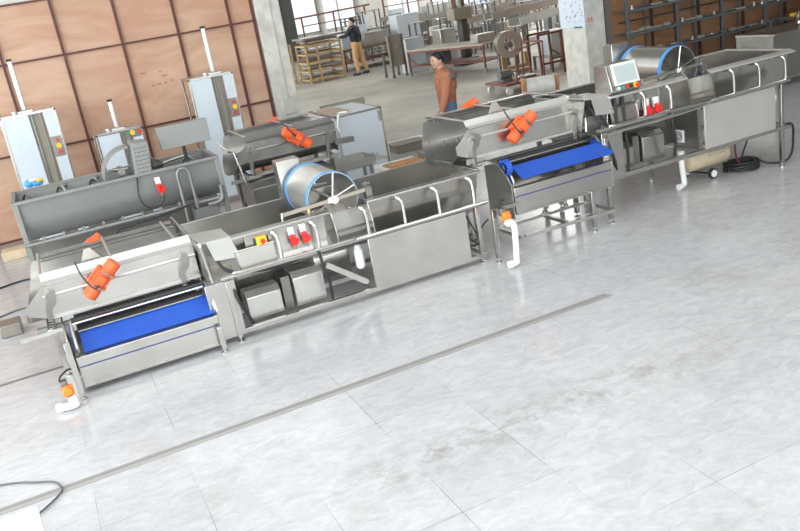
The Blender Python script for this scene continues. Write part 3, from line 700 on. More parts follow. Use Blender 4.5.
# coiled hose
pts = []
for i in range(150):
    a = i*2*PI/25; kk = i/150; r_ = .165+.02*math.sin(i*.37); pts.append((7.34+r_*math.cos(a)*1.05, 7.16+r_*math.sin(a)*.9, .017+.095*kk+.008*math.sin(i*.9)))
pts += smooth([pts[-1], (7.55, 7.0, .05), (7.75, 6.93, .03), (7.84, 6.90, .12), (7.82, 6.86, .35), (7.76, 6.82, .47), (7.68, 6.82, .50)], 8)[1:]
tag(MB().tube(pts, .014, 7).build('hose_coil', BLACK), 'black hose coiled on the floor beside the cream compressor', 'hose')
tag(MB().tube(smooth([(7.02, 6.95, .43), (7.0, 6.93, .33), (7.05, 6.96, .22), (7.17, 7.04, .14), (7.2, 7.06, .125)]), .011, 7).build('hose', mat('red_black_hose', (.12, .02, .02), .5)), 'dark red hose hanging in front of the cream compressor', 'hose')
tag(MB().tube(smooth([(7.36, 7.1, .45), (7.38, 7.12, .35), (7.34, 7.15, .2), (7.32, 7.16, .135)]), .011, 7).build('hose', BLACK), 'black hose hanging straight down onto the hose coil', 'hose')

# ------------------------------------------------------------------ rear line: screen, chute, auger washer
t3 = screen('shaded grey vibrating screen of the rear line, with orange motor tilted down to the right', (2.30, 2.2, .41), x0=-.25, x1=.87, mc=(.355, 6.99, .84), tilt=-38, steel=STEELD, low=.07)  # darker steel puts the shade of the unlit rear line into its colour
MB().bar((3.12, 9.28, 1.08), (3.36, 9.28, 1.07), .09, .06).build('outlet_stub', STEELD, t3)
t = thing('collecting_box', 'shaded grey box frame under the rear vibrating screen behind the blue rimmed drum', 'box', (2.5, 9.4, 0))
MB().prism([(9.1, .55), (9.1, .80), (9.2, .86), (9.7, .86), (9.7, .55)], 'x', 2.0, 3.0).build('body', STEELD, t, bevel=.004)
MB().box(1.99, 2.9, 9.06, 9.09, .3, .60).build('front_panel', STEELD, t)
for x in (2.0, 3.0):
    for y in (9.1, 9.7): MB().box(x-.02, x+.02, y-.02, y+.02, 0, .56).build('leg', STEELD, t)
m = MB(); m.tube([(1.80, 9.5, 1.35), (1.83, 9.1, 1.28), (1.87, 9.06, 1.27), (1.93, 9.03, .90)], .014, 8)
tag(m.build('guard_rod', CHROME), 'bent steel rod at the left end of the rear vibrating screen', 'rod')
t = thing('outlet_chute', 'bright curved steel chute at the right end of the rear vibrating screen', 'chute', (3.45, 9.7, 0))
MB().sheet([(9.3, .80), (9.38, .69), (9.5, .65), (9.65, .68), (9.78, .79)], 'x', 3.14, 3.62, .006).build('trough', BRIGHT, t)
MB().prism([(9.3, .80), (9.38, .69), (9.5, .65), (9.65, .68), (9.78, .79)], 'x', 3.62, 3.628).build('end_plate', STEEL, t)
for q in (9.4, 9.7): MB().bar((3.62, q, .75), (3.80, q, .72), .05).build('bracket', STEEL, t)
for x in (3.2, 3.58):
    for y in (9.42, 9.66): MB().box(x-.018, x+.018, y-.018, y+.018, 0, .68).build('leg', STEELD, t)

t = thing('screw_washer', 'long matte grey round bottomed trough washer in front of the plywood wall', 'machine', (.6, 9.35, 0))
X0, X1 = -.42, 1.66
prof = [(9.0, 1.28), (9.02, 1.08)]+[(9.35+.33*math.cos(math.radians(a)), 1.08+.26*math.sin(math.radians(a))) for a in range(190, 351, 10)]+[(9.68, 1.08), (9.70, 1.28)]
m = MB(); m.sheet(prof, 'x', X0, X1, .006); m.build('trough', MATTE, t)
for x in (X0, X1-.008): MB().prism(prof, 'x', x, x+.008).build('end_plate', MATTE, t)
m = MB(); m.box(X0-.02, X1+.02, 8.965, 9.01, 1.265, 1.295); m.box(X0-.02, X1+.02, 9.69, 9.74, 1.265, 1.295); m.box(X0-.02, X0+.02, 8.98, 9.72, 1.265, 1.295); m.box(X1-.02, X1+.02, 8.98, 9.72, 1.265, 1.295); m.build('rim', MATTE, t, bevel=.004)
for x, y in ((X0+.01, 9.0), (X0+.01, 9.70), (X1, 9.0), (X1, 9.7)):
    m = MB(); m.bar((x, y, 1.28), (x, y, .02), .05); m.build('leg', MATTE, t, bevel=.004)
m = MB(); m.tube([(X0, 8.98, .84), (X1, 8.98, .84)], .022, 10)
for i in range(9): m.box(X0+.16+i*.2, X0+.185+i*.2, 8.96, 9.0, .84, .90)
m.build('spray_pipe', MATTE, t)
m = MB(); m.box(X0, X1, 8.98, 9.02, .40, .44); m.box(X0, X1, 9.68, 9.72, .40, .44); m.build('base_frame', MATTE, t)
m = MB(); m.cyl((X0, 9.35, 1.10), (X1, 9.35, 1.10), .035, n=12)
hel = [(X0+.05+i*.018, 9.35+.20*math.cos(i*.33), 1.10+.20*math.sin(i*.33)) for i in range(112)]
m.tube(hel, .012, 5); m.build('screw', STEELD, t)
m = MB(); m.ell((.08, 9.66, 1.25), (.05, .035, .03), 12); m.ell((.42, 9.66, 1.25), (.05, .035, .03), 12); m.build('boss', MATTE, t)
m = MB(); m.tube([(1.20, 8.93, .55)]+arc((1.265, 1.19), .065, 180, 0, 8, 'y', 8.93)+[(1.33, 8.93, .80)], .016, 10); m.build('guard_loop', MATTE, t)
m = MB(); m.tube(smooth([(1.45, 8.95, .80), (1.55, 8.95, .80), (1.62, 8.95, .84), (1.63, 8.95, .98)]), .024, 10); m.box(1.30, 1.55, 8.96, 9.2, .55, .78); m.build('drain_elbow', MATTE, t, bevel=.003)
m = MB(); m.box(1.0, 1.12, 9.0, 9.04, .1, .55); m.box(-.4, 1.6, 9.30, 9.32, .5, .8); m.build('rear_panel', STEELD, t)
# perforated motor guard and arch
m = MB(); m.prism([(.79, 1.26), (.83, 1.62), (1.0, 1.60), (.965, 1.26)], 'y', 8.98, 9.30); gd = m.build('belt_guard', MATTE, t, bevel=.006)
m = MB()
for i in range(4):
    for j in range(7): m.box(.835+i*.037+j*.003*0, .858+i*.037, 8.974, 8.981, 1.30+j*.042, 1.306+j*.042)
m.build('slots', DARK, gd)
m = MB(); m.pipe((.78, 9.2, 1.28), (0, 1, 0), -.12, .16, .30, .285, 40)
bm = m.bm; bmesh.ops.bisect_plane(bm, geom=bm.verts[:]+bm.edges[:]+bm.faces[:], plane_co=(0, 0, 1.27), plane_no=(0, 0, -1), clear_outer=True)
bmesh.ops.bisect_plane(bm, geom=bm.verts[:]+bm.edges[:]+bm.faces[:], plane_co=(.80, 0, 0), plane_no=(1, 0, 0), clear_outer=True)
m.build('arch_cover', MATTE, t)
m = MB(); m.pipe((.78, 9.34, 1.28), (0, 1, 0), 0, .012, .30, .27, 40)
bm = m.bm; bmesh.ops.bisect_plane(bm, geom=bm.verts[:]+bm.edges[:]+bm.faces[:], plane_co=(0, 0, 1.27), plane_no=(0, 0, -1), clear_outer=True)
bmesh.ops.bisect_plane(bm, geom=bm.verts[:]+bm.edges[:]+bm.faces[:], plane_co=(.80, 0, 0), plane_no=(1, 0, 0), clear_outer=True)
m.build('arch_rim', BRIM, t)
m = MB(); m.cyl((.68, 9.15, 1.33), (.68, 9.35, 1.33), .04, n=14); m.tube([(.60, 9.2, 1.36), (.75, 9.2, 1.34)], .02, 8); m.build('gear', STEELD, t)
m = MB(); m.tube([(1.02, 9.2, 1.30), (1.25, 9.2, 1.33), (1.36, 9.2, 1.34)], .018, 8); m.lathe((1.0, 9.2, 1.31), (1, 0, 0), [(0, .10), (.06, .07), (.12, .03)], 16); m.build('drive_shaft', STEELD, t)
plug(1.0, 8.97, 1.16, t, (0, 0, 0), 1.15)
MB().tube(smooth([(.80, 8.99, 1.26), (.77, 8.96, 1.05), (.83, 8.95, .93), (.95, 8.95, .92), (1.01, 8.95, .99), (1.01, 8.94, 1.06)]), .009, 6).build('cable', BLACK, t)
MB().tube(smooth([(.45, 8.92, .68), (.46, 8.92, .78), (.6, 8.92, .80), (.9, 8.92, .82), (1.3, 8.92, .86)]), .014, 6).build('hose', BLACK, t)
m = MB(); m.prism([(1.14, 1.45), (1.14, 1.69), (1.68, 1.69), (1.68, 1.45)], 'y', 9.14, 9.24); pb = m.build('control_panel', mat('panel_grey', (.25, .26, .25), .5), t, bevel=.006)
m = MB(); m.cyl((1.38, 9.2, 1.30), (1.38, 9.2, 1.46), .02, n=10); m.box(1.34, 1.42, 9.16, 9.24, 1.28, 1.30); m.build('panel_post', BLACK, t)
# bag on washer's rear rim
t = thing('tool_bag', 'blue and white crumpled bag on the left rear rim of the grey trough washer', 'bag', (-.22, 9.72, 1.295))
m = MB(); m.ell((-.24, 9.72, 1.345), (.055, .035, .045), 10); m.ell((-.16, 9.72, 1.335), (.07, .035, .035), 10); m.build('body', BRIM, t)
m = MB(); m.ell((-.19, 9.70, 1.375), (.05, .03, .022), 10); m.build('flap', WRAP, t); m = MB(); m.ell((-.13, 9.70, 1.36), (.045, .03, .02), 10); m.build('label_patch', YELP, t)

# ------------------------------------------------------------------ press cabinets by the plywood wall
def cabinet(x0, x1, yf, yb, zt, rodx, rodz, btn, label, low=False):
    t = thing('press_cabinet', label, 'cabinet', ((x0+x1)/2, yf+.2, 0), 'pneumatic cabinets at the plywood wall')
    w = x1-x0; fr = .028
    m = MB()
    for x in (x0, x1-fr):
        for y in (yf, yb-fr): m.box(x, x+fr, y, y+fr, 0, zt)
    for z in (.08, zt-fr): m.box(x0, x1, yf, yf+fr, z, z+fr).box(x0, x1, yb-fr, yb, z, z+fr).box(x0, x0+fr, yf, yb, z, z+fr).box(x1-fr, x1, yf, yb, z, z+fr)
    m.build('frame', STEEL, t, bevel=.003)
    MB().box(x0+.01, x1-.01, yf+.01, yb-.01, zt-.004, zt+.006).build('top_plate', BRIGHT, t)
    a = x0+w*.50; b = x0+w*.75
    MB().box(x0+fr, a, yf+.006, yf+.02, .12, zt-fr).build('door', FILM, t, label='door covered in pale blue film')
    MB().box(a, b, yf+.03, yf+.04, .12, zt-fr).build('dark_panel', GREYBOX, t)
    m = MB(); m.box(a+.03, a+.045, yf+.0, yf+.03, .12, zt-fr).box(b-.04, b-.025, yf+.0, yf+.03, .12, zt-fr); m.build('guide_rail', STEELD, t)
    zb = btn
    MB().box(b+.008, x1-fr, yf+.006, yf+.02, zb+.11 if not low else .12, zt-fr if not low else zb-.07).build('side_door', FILM, t)
    if not low: MB().box(b+.008, x1-fr, yf+.006, yf+.02, .12, zb-.17).build('side_door', FILM, t)
    MB().box(b+.004, x1-.006, yf+.004, yf+.02, zb-.16 if not low else zb-.07, zb+.10 if not low else zb+.05).build('switch_panel', STEELD, t)
    cx = (b+x1)/2
    if not low: bs = ((cx, zb+.055, REDP, .022), (cx, zb-.02, YELP, .033), (cx, zb-.10, REDP, .026))
    else: bs = ((cx-.07, zb, YELP, .036), (cx+.03, zb, REDP, .028), (cx-.13, zb, GREENP, .018))
    for x, z, mm, r in bs: MB().cyl((x, yf-.03, z), (x, yf+.006, z), r, n=14).build('button', mm, t)
    m = MB(); m.box(rodx-.028, rodx+.028, yf+.2, yf+.256, zt+.03, rodz-.02); m.build('air_cylinder', mat('cylinder_aluminium', (.78, .79, .79), .3, .4), t, bevel=.012)
    MB().box(rodx-.034, rodx+.034, yf+.194, yf+.262, rodz-.03, rodz).build('end_cap', BLACK, t)
    m = MB(); m.box(rodx-.09, rodx+.10, yf+.12, yf+.32, zt+.005, zt+.03); m.cyl((rodx-.13, yf+.15, zt+.005), (rodx-.13, yf+.15, zt+.045), .04, n=12); m.build('mount', BRIGHT, t, bevel=.003)
    return t
cabinet(-.42, .30, 12.3, 12.85, 1.90, -.085, 2.62, 1.42, 'tall press cabinet at the far left of the plywood wall')
cabinet(.70, 1.35, 12.3, 12.85, 1.42, 1.03, 1.85, 1.36, 'low press cabinet between the two tall ones', True)
cabinet(2.13, 2.80, 12.3, 12.85, 1.91, 2.56, 2.60, 1.43, 'tall press cabinet at the right end of the plywood wall, by the concrete pillar')

# lying film covered cabinet
t = thing('steel_cabinet', 'large low steel cabinet in pale blue film, right of the rear vibrating screen', 'cabinet', (4.15, 12.0, 0))
cx0, cx1, cy0, cy1, cz1 = 3.77, 4.49, 11.0, 12.15, 1.12
m = MB()
for x in (cx0, cx1-.03):
    for y in (cy0, cy1-.03): m.box(x, x+.03, y, y+.03, 0, cz1)
for z in (0.02, cz1-.03): m.box(cx0, cx1, cy0, cy0+.03, z, z+.03).box(cx0, cx1, cy1-.03, cy1, z, z+.03).box(cx0, cx0+.03, cy0, cy1, z, z+.03).box(cx1-.03, cx1, cy0, cy1, z, z+.03)
m.build('frame', STEEL, t, bevel=.004)
MB().box(cx0+.03, cx1-.03, cy0+.004, cy0+.012, .04, cz1-.03).build('door', FILM, t)
MB().box(cx0+.004, cx0+.012, cy0+.03, cy1-.03, .04, cz1-.03).build('side_panel', FILM, t)
MB().box(cx1-.012, cx1-.004, cy0+.03, cy1-.03, .04, cz1-.03).build('side_panel', STEEL, t)
MB().box(cx0+.03, cx1-.03, cy0+.03, cy1-.03, cz1-.02, cz1-.006).build('top_panel', FILM, t)
m = MB(); m.cyl((cx1-.045, cy0-.01, cz1-.11), (cx1-.045, cy0+.006, cz1-.11), .018, n=10); m.box(cx1-.07, cx1-.02, cy0-.004, cy0+.006, cz1-.2, cz1-.05); m.build('latch', CHROME, t)
tag(MB().box(cx0+.06, cx0+.34, cy0+.25, cy1-.2, cz1, cz1+.012).build('cardboard_sheet', mat('tan_cardboard', (.50, .38, .27), .8)), 'tan cardboard sheet lying on the pale blue steel cabinet', 'cardboard')
tag(MB().tube(smooth([(cx0+.22, cy0+.05, cz1+.02), (cx0+.12, cy0+.12, cz1+.02), (cx0+.06, cy0-.01, cz1+.01), (cx0+.02, cy0-.015, cz1-.12), (cx0+.03, cy0-.015, cz1-.22)]), .014, 7).build('cable', WHITEP), 'white cable hanging over the corner of the pale blue cabinet', 'cable')
t = thing('steel_sheet', 'dark grey steel panel leaning behind the pale blue steel cabinet', 'panel', (4.7, 13.1, 0))
MB().hull8([(4.10, 12.4, 0), (4.86, 12.4, 0), (4.86, 12.44, 0), (4.10, 12.44, 0), (4.10, 12.55, 1.10), (4.86, 12.55, 1.10), (4.86, 12.59, 1.10), (4.10, 12.59, 1.10)]).build('panel', GREYBOX, t)

# crates behind the nearest tank
t = thing('packing_crate', 'open white lined crate with brown board, behind the nearest washing tank', 'crate', (4.45, 10.2, 0))
m = MB(); m.box(4.03, 4.62, 9.95, 10.5, .04, .42); m.build('body', WRAP, t, bevel=.01)
m = MB(); m.box(4.08, 4.58, 9.98, 10.30, .42, .44); m.build('board', BWOOD, t, label='brown stained board')
m = MB(); m.box(4.05, 4.12, 9.97, 10.47, 0, .04).box(4.5, 4.57, 9.97, 10.47, 0, .04); m.build('skid', WOOD, t)
t = thing('grey_carton', 'flat grey brown box on the floor, left of the person in rust jacket', 'box', (5.66, 13.0, 0))
MB().box(5.38, 5.95, 12.8, 13.15, 0, .13).build('body', GREYBOX, t, bevel=.008); MB().box(5.36, 5.97, 12.78, 13.17, .13, .145).build('lid', GREYBOX, t, bevel=.004)
t = thing('wooden_block', 'brown wooden box end at the right end of the crate', 'box', (4.85, 10.3, 0))
MB().box(4.68, 4.95, 10.1, 10.42, 0, .46).build('body', GREYBOX, t, bevel=.006); MB().box(4.67, 4.96, 10.09, 10.43, .46, .475).build('lid', STEELD, t)
# left floor items
t = thing('timber_block', 'pale timber block with dark end on the floor at the left edge', 'block', (-.78, 12.1, 0))
MB().box(-.92, -.60, 12.3, 12.6, 0, .13).build('body', mat('pale_timber', (.62, .50, .34), .7, 0, .12, 6.), t, bevel=.01); MB().box(-.60, -.53, 12.32, 12.58, 0, .15).build('end_block', mat('dark_timber', (.16, .10, .07), .7), t, bevel=.01)
for i, (pts, l) in enumerate((([(-1.6, 10.6, .01), (-1.0, 10.9, .01), (-.65, 11.0, .01), (-.5, 10.8, .01), (-.6, 10.6, .01)], 'black cable on the floor in front of the timber block'), ([(-1.6, 9.3, .01), (-1.05, 9.6, .01), (-.7, 9.75, .01), (-.45, 9.6, .01)], 'grey cable on the floor left of the nearest vibrating screen'))):
    tag(MB().tube(smooth(pts), .012 if i == 0 else .009, 6).build('cable', BLACK if i == 0 else RACK), l, 'cable')
t = thing('floor_hatch', 'dull square steel box with window frame on the floor at the left edge', 'box', (-.62, 8.6, 0))
MB().box(-.90, -.70, 8.85, 9.1, 0, .13).build('body', STEELD, t, bevel=.01); MB().box(-.87, -.73, 8.843, 8.85, .03, .11).build('window', GREYBOX, t)
t = thing('white_cabinet', 'bright white cabinet top cut off by the bottom left corner', 'cabinet', (-1.1, 3.9, 0))
MB().prism([(-.48, 3.3), (-.56, 4.30), (-1.6, 4.28), (-1.6, 3.3)], 'z', 0.02, .44).build('body', WHITEP, t, bevel=.006)
MB().prism([(-.46, 3.28), (-.545, 4.32), (-1.62, 4.30), (-1.62, 3.28)], 'z', .44, .46).build('top', WHITEP, t, bevel=.004)
tag(MB().tube(smooth([(-1.6, 5.9, .01), (-.886, 5.645, .01), (-.65, 5.50, .01), (-.545, 5.42, .01), (-.505, 5.32, .01), (-.512, 5.24, .01), (-.621, 5.105, .01), (-.85, 4.9, .01)]), .0065, 6).build('cable', mat('grey_cable', (.10, .10, .105), .5)), 'thin dark grey cable curving over the drain strip at bottom left', 'cable')

# ------------------------------------------------------------------ wall rack at the right
t = thing('storage_rack', 'long dark grey shelving rack against the shaded plywood wall at right', 'rack', (13, 13.2, 0))
for x in (10.55, 11.75, 12.9, 14.05, 15.3, 16.6):
    m = MB(); m.box(x-.025, x+.025, 12.95, 13.0, 0, 3.0); m.build('post', RACK, t)
for x in (11.3, 12.5, 13.7, 14.9):
    m = MB(); m.box(x-.018, x+.018, 13.34, 13.38, 0, 3.0); m.build('post', RACK, t)
SH = (.30, .70, 1.09, 1.52, 1.95)
for z in SH:
    m = MB(); m.box(10.53, 16.7, 12.93, 12.97, z-.03, z+.01); m.box(10.53, 16.7, 13.32, 13.36, z-.03, z+.01)
    for i in range(26): m.box(10.6+i*.235, 10.63+i*.235, 12.95, 13.34, z-.015, z)
    m.build('shelf', RACK, t)
m = MB(); m.bar((10.6, 13.3, 1.30), (16.6, 13.3, 1.32), .03); m.build('rail', DARK, t)
rr = random.Random(3)
protos = []
def fitting(kind, x, y, z):
    m = MB()
    if kind == 0: m.box(x-.11, x+.11, y-.04, y+.04, z, z+.03)
    elif kind == 1: m.cyl((x-.10, y, z+.022), (x+.12, y, z+.022), .022, n=10)
    elif kind == 2: m.lathe((x, y, z), (0, 0, 1), [(0, .05), (.02, .05), (.022, .025), (.07, .025)], 12)
    else: m.prism([(x-.08, z), (x+.08, z), (x+.05, z+.05), (x-.03, z+.06)], 'y', y-.04, y+.04)
    o = m.build('steel_fitting', (STEEL_LIGHT, CHROME, BRIGHT, STEEL_LIGHT)[kind], None)
    return tag(o, 'small bright steel fitting lying on the dark wall rack', 'fitting', 'steel fittings on the wall rack')
for z in SH[1:4]:
    for i in range(26):
        x = 10.70+i*.21+rr.uniform(-.03, .03)
        if rr.random() < .08: continue
        k_ = rr.randrange(4); protos_x = fitting(k_, x, 13.06+rr.uniform(-.03, .06), z+.011)

# tool table and steel bench at right edge
t = thing('tool_table', 'steel tool table with rows of sockets in front of the wall rack, upper right', 'table', (14.6, 12.2, 0))
MB().box(13.7, 15.6, 11.9, 12.6, .82, .86).build('tabletop', STEEL, t, bevel=.004); MB().box(13.7, 15.6, 11.88, 11.90, .70, .82).build('front_panel', GREYBOX, t)
for x in (13.75, 15.55):
    for y in (11.95, 12.55): MB().box(x-.025, x+.025, y-.025, y+.025, 0, .82).build('leg', RACK, t)
for i in range(7): tag(MB().cyl((13.85+i*.11, 12.0, .861), (13.85+i*.11, 12.0, .93), .03, n=10).build('socket', CHROME), 'small steel socket in the row on the tool table', 'socket', 'sockets in a row on the tool table')
tag(MB().box(13.9, 14.9, 12.15, 12.25, .861, .90).build('steel_bar', YELP, bevel=.004), 'yellow edged bar lying on the tool table', 'bar')
m = MB(); m.ell((15.2, 12.2, .94), (.30, .14, .08), 12); m.ell((15.05, 12.1, .92), (.16, .14, .06), 10); tag(m.build('cloth', BLUEC), 'crumpled blue cloth on the right end of the tool table', 'cloth')
t = thing('steel_bench', 'low steel bench with solid panels cut off by the right edge', 'bench', (12.6, 10.6, 0))
MB().box(11.4, 14.6, 10.35, 11.2, .86, .90).build('tabletop', STEEL, t, bevel=.004); MB().box(11.42, 14.6, 10.38, 10.40, .16, .86).build('front_panel', STEEL, t)
MB().box(11.4, 14.6, 10.33, 10.37, .12, .16).build('bottom_rail', CHROME, t)
MB().box(11.40, 11.42, 10.38, 11.18, .16, .86).build('side_panel', STEELD, t)
for x in (11.45, 14.5):
    for y in (10.4, 11.15): MB().box(x-.02, x+.02, y-.02, y+.02, 0, .16).build('leg', STEELD, t)
tag(MB().lathe((12.35, 10.6, .90), (0, 0, 1), [(0, .10), (.05, .12), (.09, .11), (.10, .05)], 18).build('steel_bowl', CHROME), 'shiny round steel bowl on the low bench at the right edge', 'bowl')

# paper board on the pillar
t = thing('notice_sheet', 'pale blue sheet with handwritten notes wrapped on the white pillar', 'notice', (9.76, 13.25, 1.33))
m = MB(); m.box(9.788, 9.798, 13.262, 14.05, 1.36, 2.5); m.build('sheet', PAPER, t)
m = MB(); r_ = random.Random(5)
for i in range(60):
    y = r_.uniform(13.32, 13.92); z = r_.uniform(1.42, 2.4); m.box(9.783, 9.788, y, y+r_.uniform(.02, .07), z, z+.008)
    m.box(9.783, 9.788, y, y+.006, z, z+r_.uniform(.01, .04))
m.build('handwriting', INK, t)
m = MB(); m.box(9.779, 9.79, 13.36, 13.60, 1.355, 1.385); m.build('clip', mat('teal_clip', (.03, .16, .22), .5), t)
m = MB()
for x in (9.86, 9.93):
    m.prism([(x, 1.47), (x+.008, 1.47), (x+.028, 1.53), (x+.02, 1.53)], 'y', 13.272, 13.28); m.prism([(x+.04, 1.47), (x+.048, 1.47), (x+.028, 1.53), (x+.02, 1.53)], 'y', 13.272, 13.28); m.box(x+.01, x+.04, 13.272, 13.28, 1.485, 1.492)
m.box(9.85, 9.99, 13.274, 13.28, 1.45, 1.46)
tag(m.build('red_mark', REDP), 'small red painted mark on the front face of the right pillar', 'mark')

# ------------------------------------------------------------------ far hall objects
def wtable(x0, x1, y0, y1, z, label, top=STEEL, leg=RUST, shelf=True, wheels=False, grp='work tables in the far hall'):
    t = thing('work_table', label, 'table', ((x0+x1)/2, (y0+y1)/2, 0), grp)
    MB().box(x0, x1, y0, y1, z-.035, z).build('tabletop', top, t)
    lo = .12 if wheels else 0
    for x in (x0+.03, x1-.03):
        for y in (y0+.03, y1-.03):
            MB().box(x-.025, x+.025, y-.025, y+.025, lo, z-.035).build('leg', leg, t)
            if wheels: MB().cyl((x, y-.02, .06), (x, y+.02, .06), .06, n=12).build('wheel', RACK, t)
    if shelf: MB().box(x0+.02, x1-.02, y0+.02, y1-.02, .28, .30).build('shelf', leg, t)
    m = MB(); m.bar((x0+.03, y0+.03, .55), (x0+.4, y0+.03, .3), .03); m.box(x0, x1, y0, y0+.03, z-.09, z-.035); m.build('brace', leg, t)
    return t
def sbox(x0, x1, y0, y1, z0, z1, m_, label, name='steel_box', cat='box', lidm=None, grp='steel parts in the far hall'):
    t = thing(name, label, cat, ((x0+x1)/2, (y0+y1)/2, z0), grp)
    MB().box(x0, x1, y0, y1, z0, z1-.02).build('body', m_, t, bevel=.01); MB().box(x0-.01, x1+.01, y0-.01, y1+.01, z1-.02, z1).build('lid', lidm or m_, t)
    return t
def chan(p0, p1, w, h, m_, label, stand=True, grp='long steel troughs in the far hall'):
    p0 = V(p0); p1 = V(p1); t = thing('steel_trough', label, 'trough', ((p0.x+p1.x)/2, (p0.y+p1.y)/2, 0), grp)
    d = (p1-p0).normalized(); s = V((-d.y, d.x, 0)).normalized()
    m = MB(); m.bar(p0, p1, w, .02)
    for q in (-1, 1): m.bar(p0+s*w/2*q+V((0, 0, h/2)), p1+s*w/2*q+V((0, 0, h/2)), .02, h)
    m.build('body', m_, t)
    if stand:
        for k_ in (.12, .88):
            c = p0+(p1-p0)*k_
            for q in (-1, 1): MB().bar(c+s*w/2*q, (c.x+s.x*w/2*q, c.y+s.y*w/2*q, 0), .05).build('leg', STEELD, t)
    return t
# timber racks
def timber_rack(x0, x1, y0, y1, z, n, label):
    t = thing('timber_rack', label, 'rack', ((x0+x1)/2, (y0+y1)/2, 0), 'yellow timber racks by the far windows')
    for x in (x0, x0+(x1-x0)*.3, x1-.06):
        for y in (y0, y1-.06): MB().box(x, x+.06, y, y+.06, 0, z).build('post', WOOD, t)
    for i in range(n):
        zz = .08+(z-.15)*i/(n-1)
        m = MB(); m.box(x0, x1, y0-.01, y0+.05, zz, zz+.06).box(x0, x1, y1-.05, y1+.01, zz, zz+.06).box(x0, x0+.05, y0, y1, zz, zz+.05).box(x1-.05, x1, y0, y1, zz, zz+.05); m.build('shelf_rail', WOOD, t)
    return t
timber_rack(8.75, 10.05, 27.2, 28.3, 1.28, 5, 'yellow timber rack stacked with dark sheets, beside the man in navy jacket')
timber_rack(8.05, 8.65, 28.4, 29.6, 1.35, 5, 'yellow timber rack half hidden by the concrete pillar')
for i in range(5):
    z = .15+.285*i+.06-.0
    tag(MB().box(8.80, 9.98+(i % 2)*.08, 27.3, 28.2, z+.0, z+.04+.02*(i % 3)).build('sheet_stack', (STEELD, GREYBOX, STEELD, STEEL, STEELD)[i]), 'flat stack of metal sheets on the yellow timber rack, level %s' % ('lowest', 'second from the floor', 'middle', 'second from the top', 'top')[i], 'sheets', 'sheet stacks on the yellow timber rack')
tag(MB().box(8.7, 10.25, 27.1, 28.3, 1.44, 1.50).build('sheet_stack', STEEL), 'wide loose steel sheet lying over the top of the yellow rack', 'sheets')
wtable(10.6, 14.6, 28.6, 30.2, .80, 'long dark work table behind the man in navy jacket', leg=RUST)
for i, (x0, x1, z1, mm, l) in enumerate(((10.65, 11.25, 1.32, FILM, 'pale blue box right beside the man in navy jacket'), (11.5, 12.5, 1.22, BRIGHT, 'low wide steel box on the long dark table'), (11.4, 12.0, 1.50, FILM, 'pale blue box behind the low wide steel box'), (12.9, 13.8, 1.62, FILM, 'tall blue filmed box at the right end of the long dark table'))):
    sbox(x0, x1, 28.7+.75*(i == 2), 29.4+.75*(i == 2), .80, z1, mm, l)
t = thing('panel_cart', 'narrow grey panel cart on wheels left of the wheeled table', 'cart', (10.6, 23.9, 0))
m = MB(); m.box(10.25, 10.75, 23.75, 23.80, .35, 1.28); m.build('panel', GREYBOX, t); m = MB(); m.cyl((10.5, 23.72, .95), (10.5, 23.75, .95), .12, n=18); m.build('disc', STEEL, t)
for x in (10.28, 10.72):
    for y in (23.7, 24.3): MB().box(x-.03, x+.03, y-.03, y+.03, .1, 1.28 if y < 24 else .7).build('post', STEELD, t); MB().cyl((x, y-.03, .05), (x, y+.03, .05), .05, n=10).build('wheel', RACK, t)
tb = wtable(10.35, 13.35, 21.6, 22.7, .78, 'big rusty wheeled table behind the man in rust jacket', top=mat('worn_table_top', (.36, .34, .28), .5, .3, .1, 4.), wheels=True)
tb.location = (11.62, 22.0, 0); tb.rotation_euler = (0, 0, math.radians(-70))
sbox(11.05, 11.6, 22.3, 22.9, .312, .70, mat('dark_crate', (.10, .11, .13), .6), 'dark blue grey crate on the lower shelf of the wheeled table')
sbox(11.0, 11.65, 24.1, 24.6, 0, 1.05, FILM, 'pale blue filmed box behind the rusty wheeled table', lidm=BRIGHT)
sbox(11.75, 12.35, 20.9, 21.3, .78, 1.0, BRIGHT, 'loose steel cover lying on the rusty wheeled table')
sbox(12.35, 12.9, 24.3, 24.9, 0, 1.1, BRIGHT, 'steel hopper box right behind the wheeled table')
t = thing('pedestal_machine', 'dark grey machine head on a column behind the wheeled table', 'machine', (12.6, 23.5, 0))
MB().box(12.35, 12.98, 23.2, 23.7, 1.36, 1.72).build('head', GREYBOX, t, bevel=.02); MB().box(12.62, 12.85, 23.3, 23.6, .2, 1.36).build('column', DARK, t, bevel=.02)
MB().box(12.42, 12.58, 23.4, 23.6, 1.72, 3.2).build('upright', STEEL, t); MB().box(12.75, 12.87, 23.4, 23.6, 1.72, 3.2).build('upright', STEELD, t); MB().box(12.4, 13.0, 23.1, 23.8, 0, .2).build('base', DARK, t, bevel=.02)
chan((12.75, 20.5, 1.06), (14.9, 21.3, 1.12), .42, .2, BRIGHT, 'bright steel trough nearest behind the rusty table')
chan((13.0, 22.3, 1.25), (15.8, 22.6, 1.30), .4, .2, BRIGHT, 'second bright steel trough behind the fan housing')
chan((13.3, 19.3, .85), (14.1, 19.0, .92), .35, .16, BRIGHT, 'short low steel trough near the white pillar')
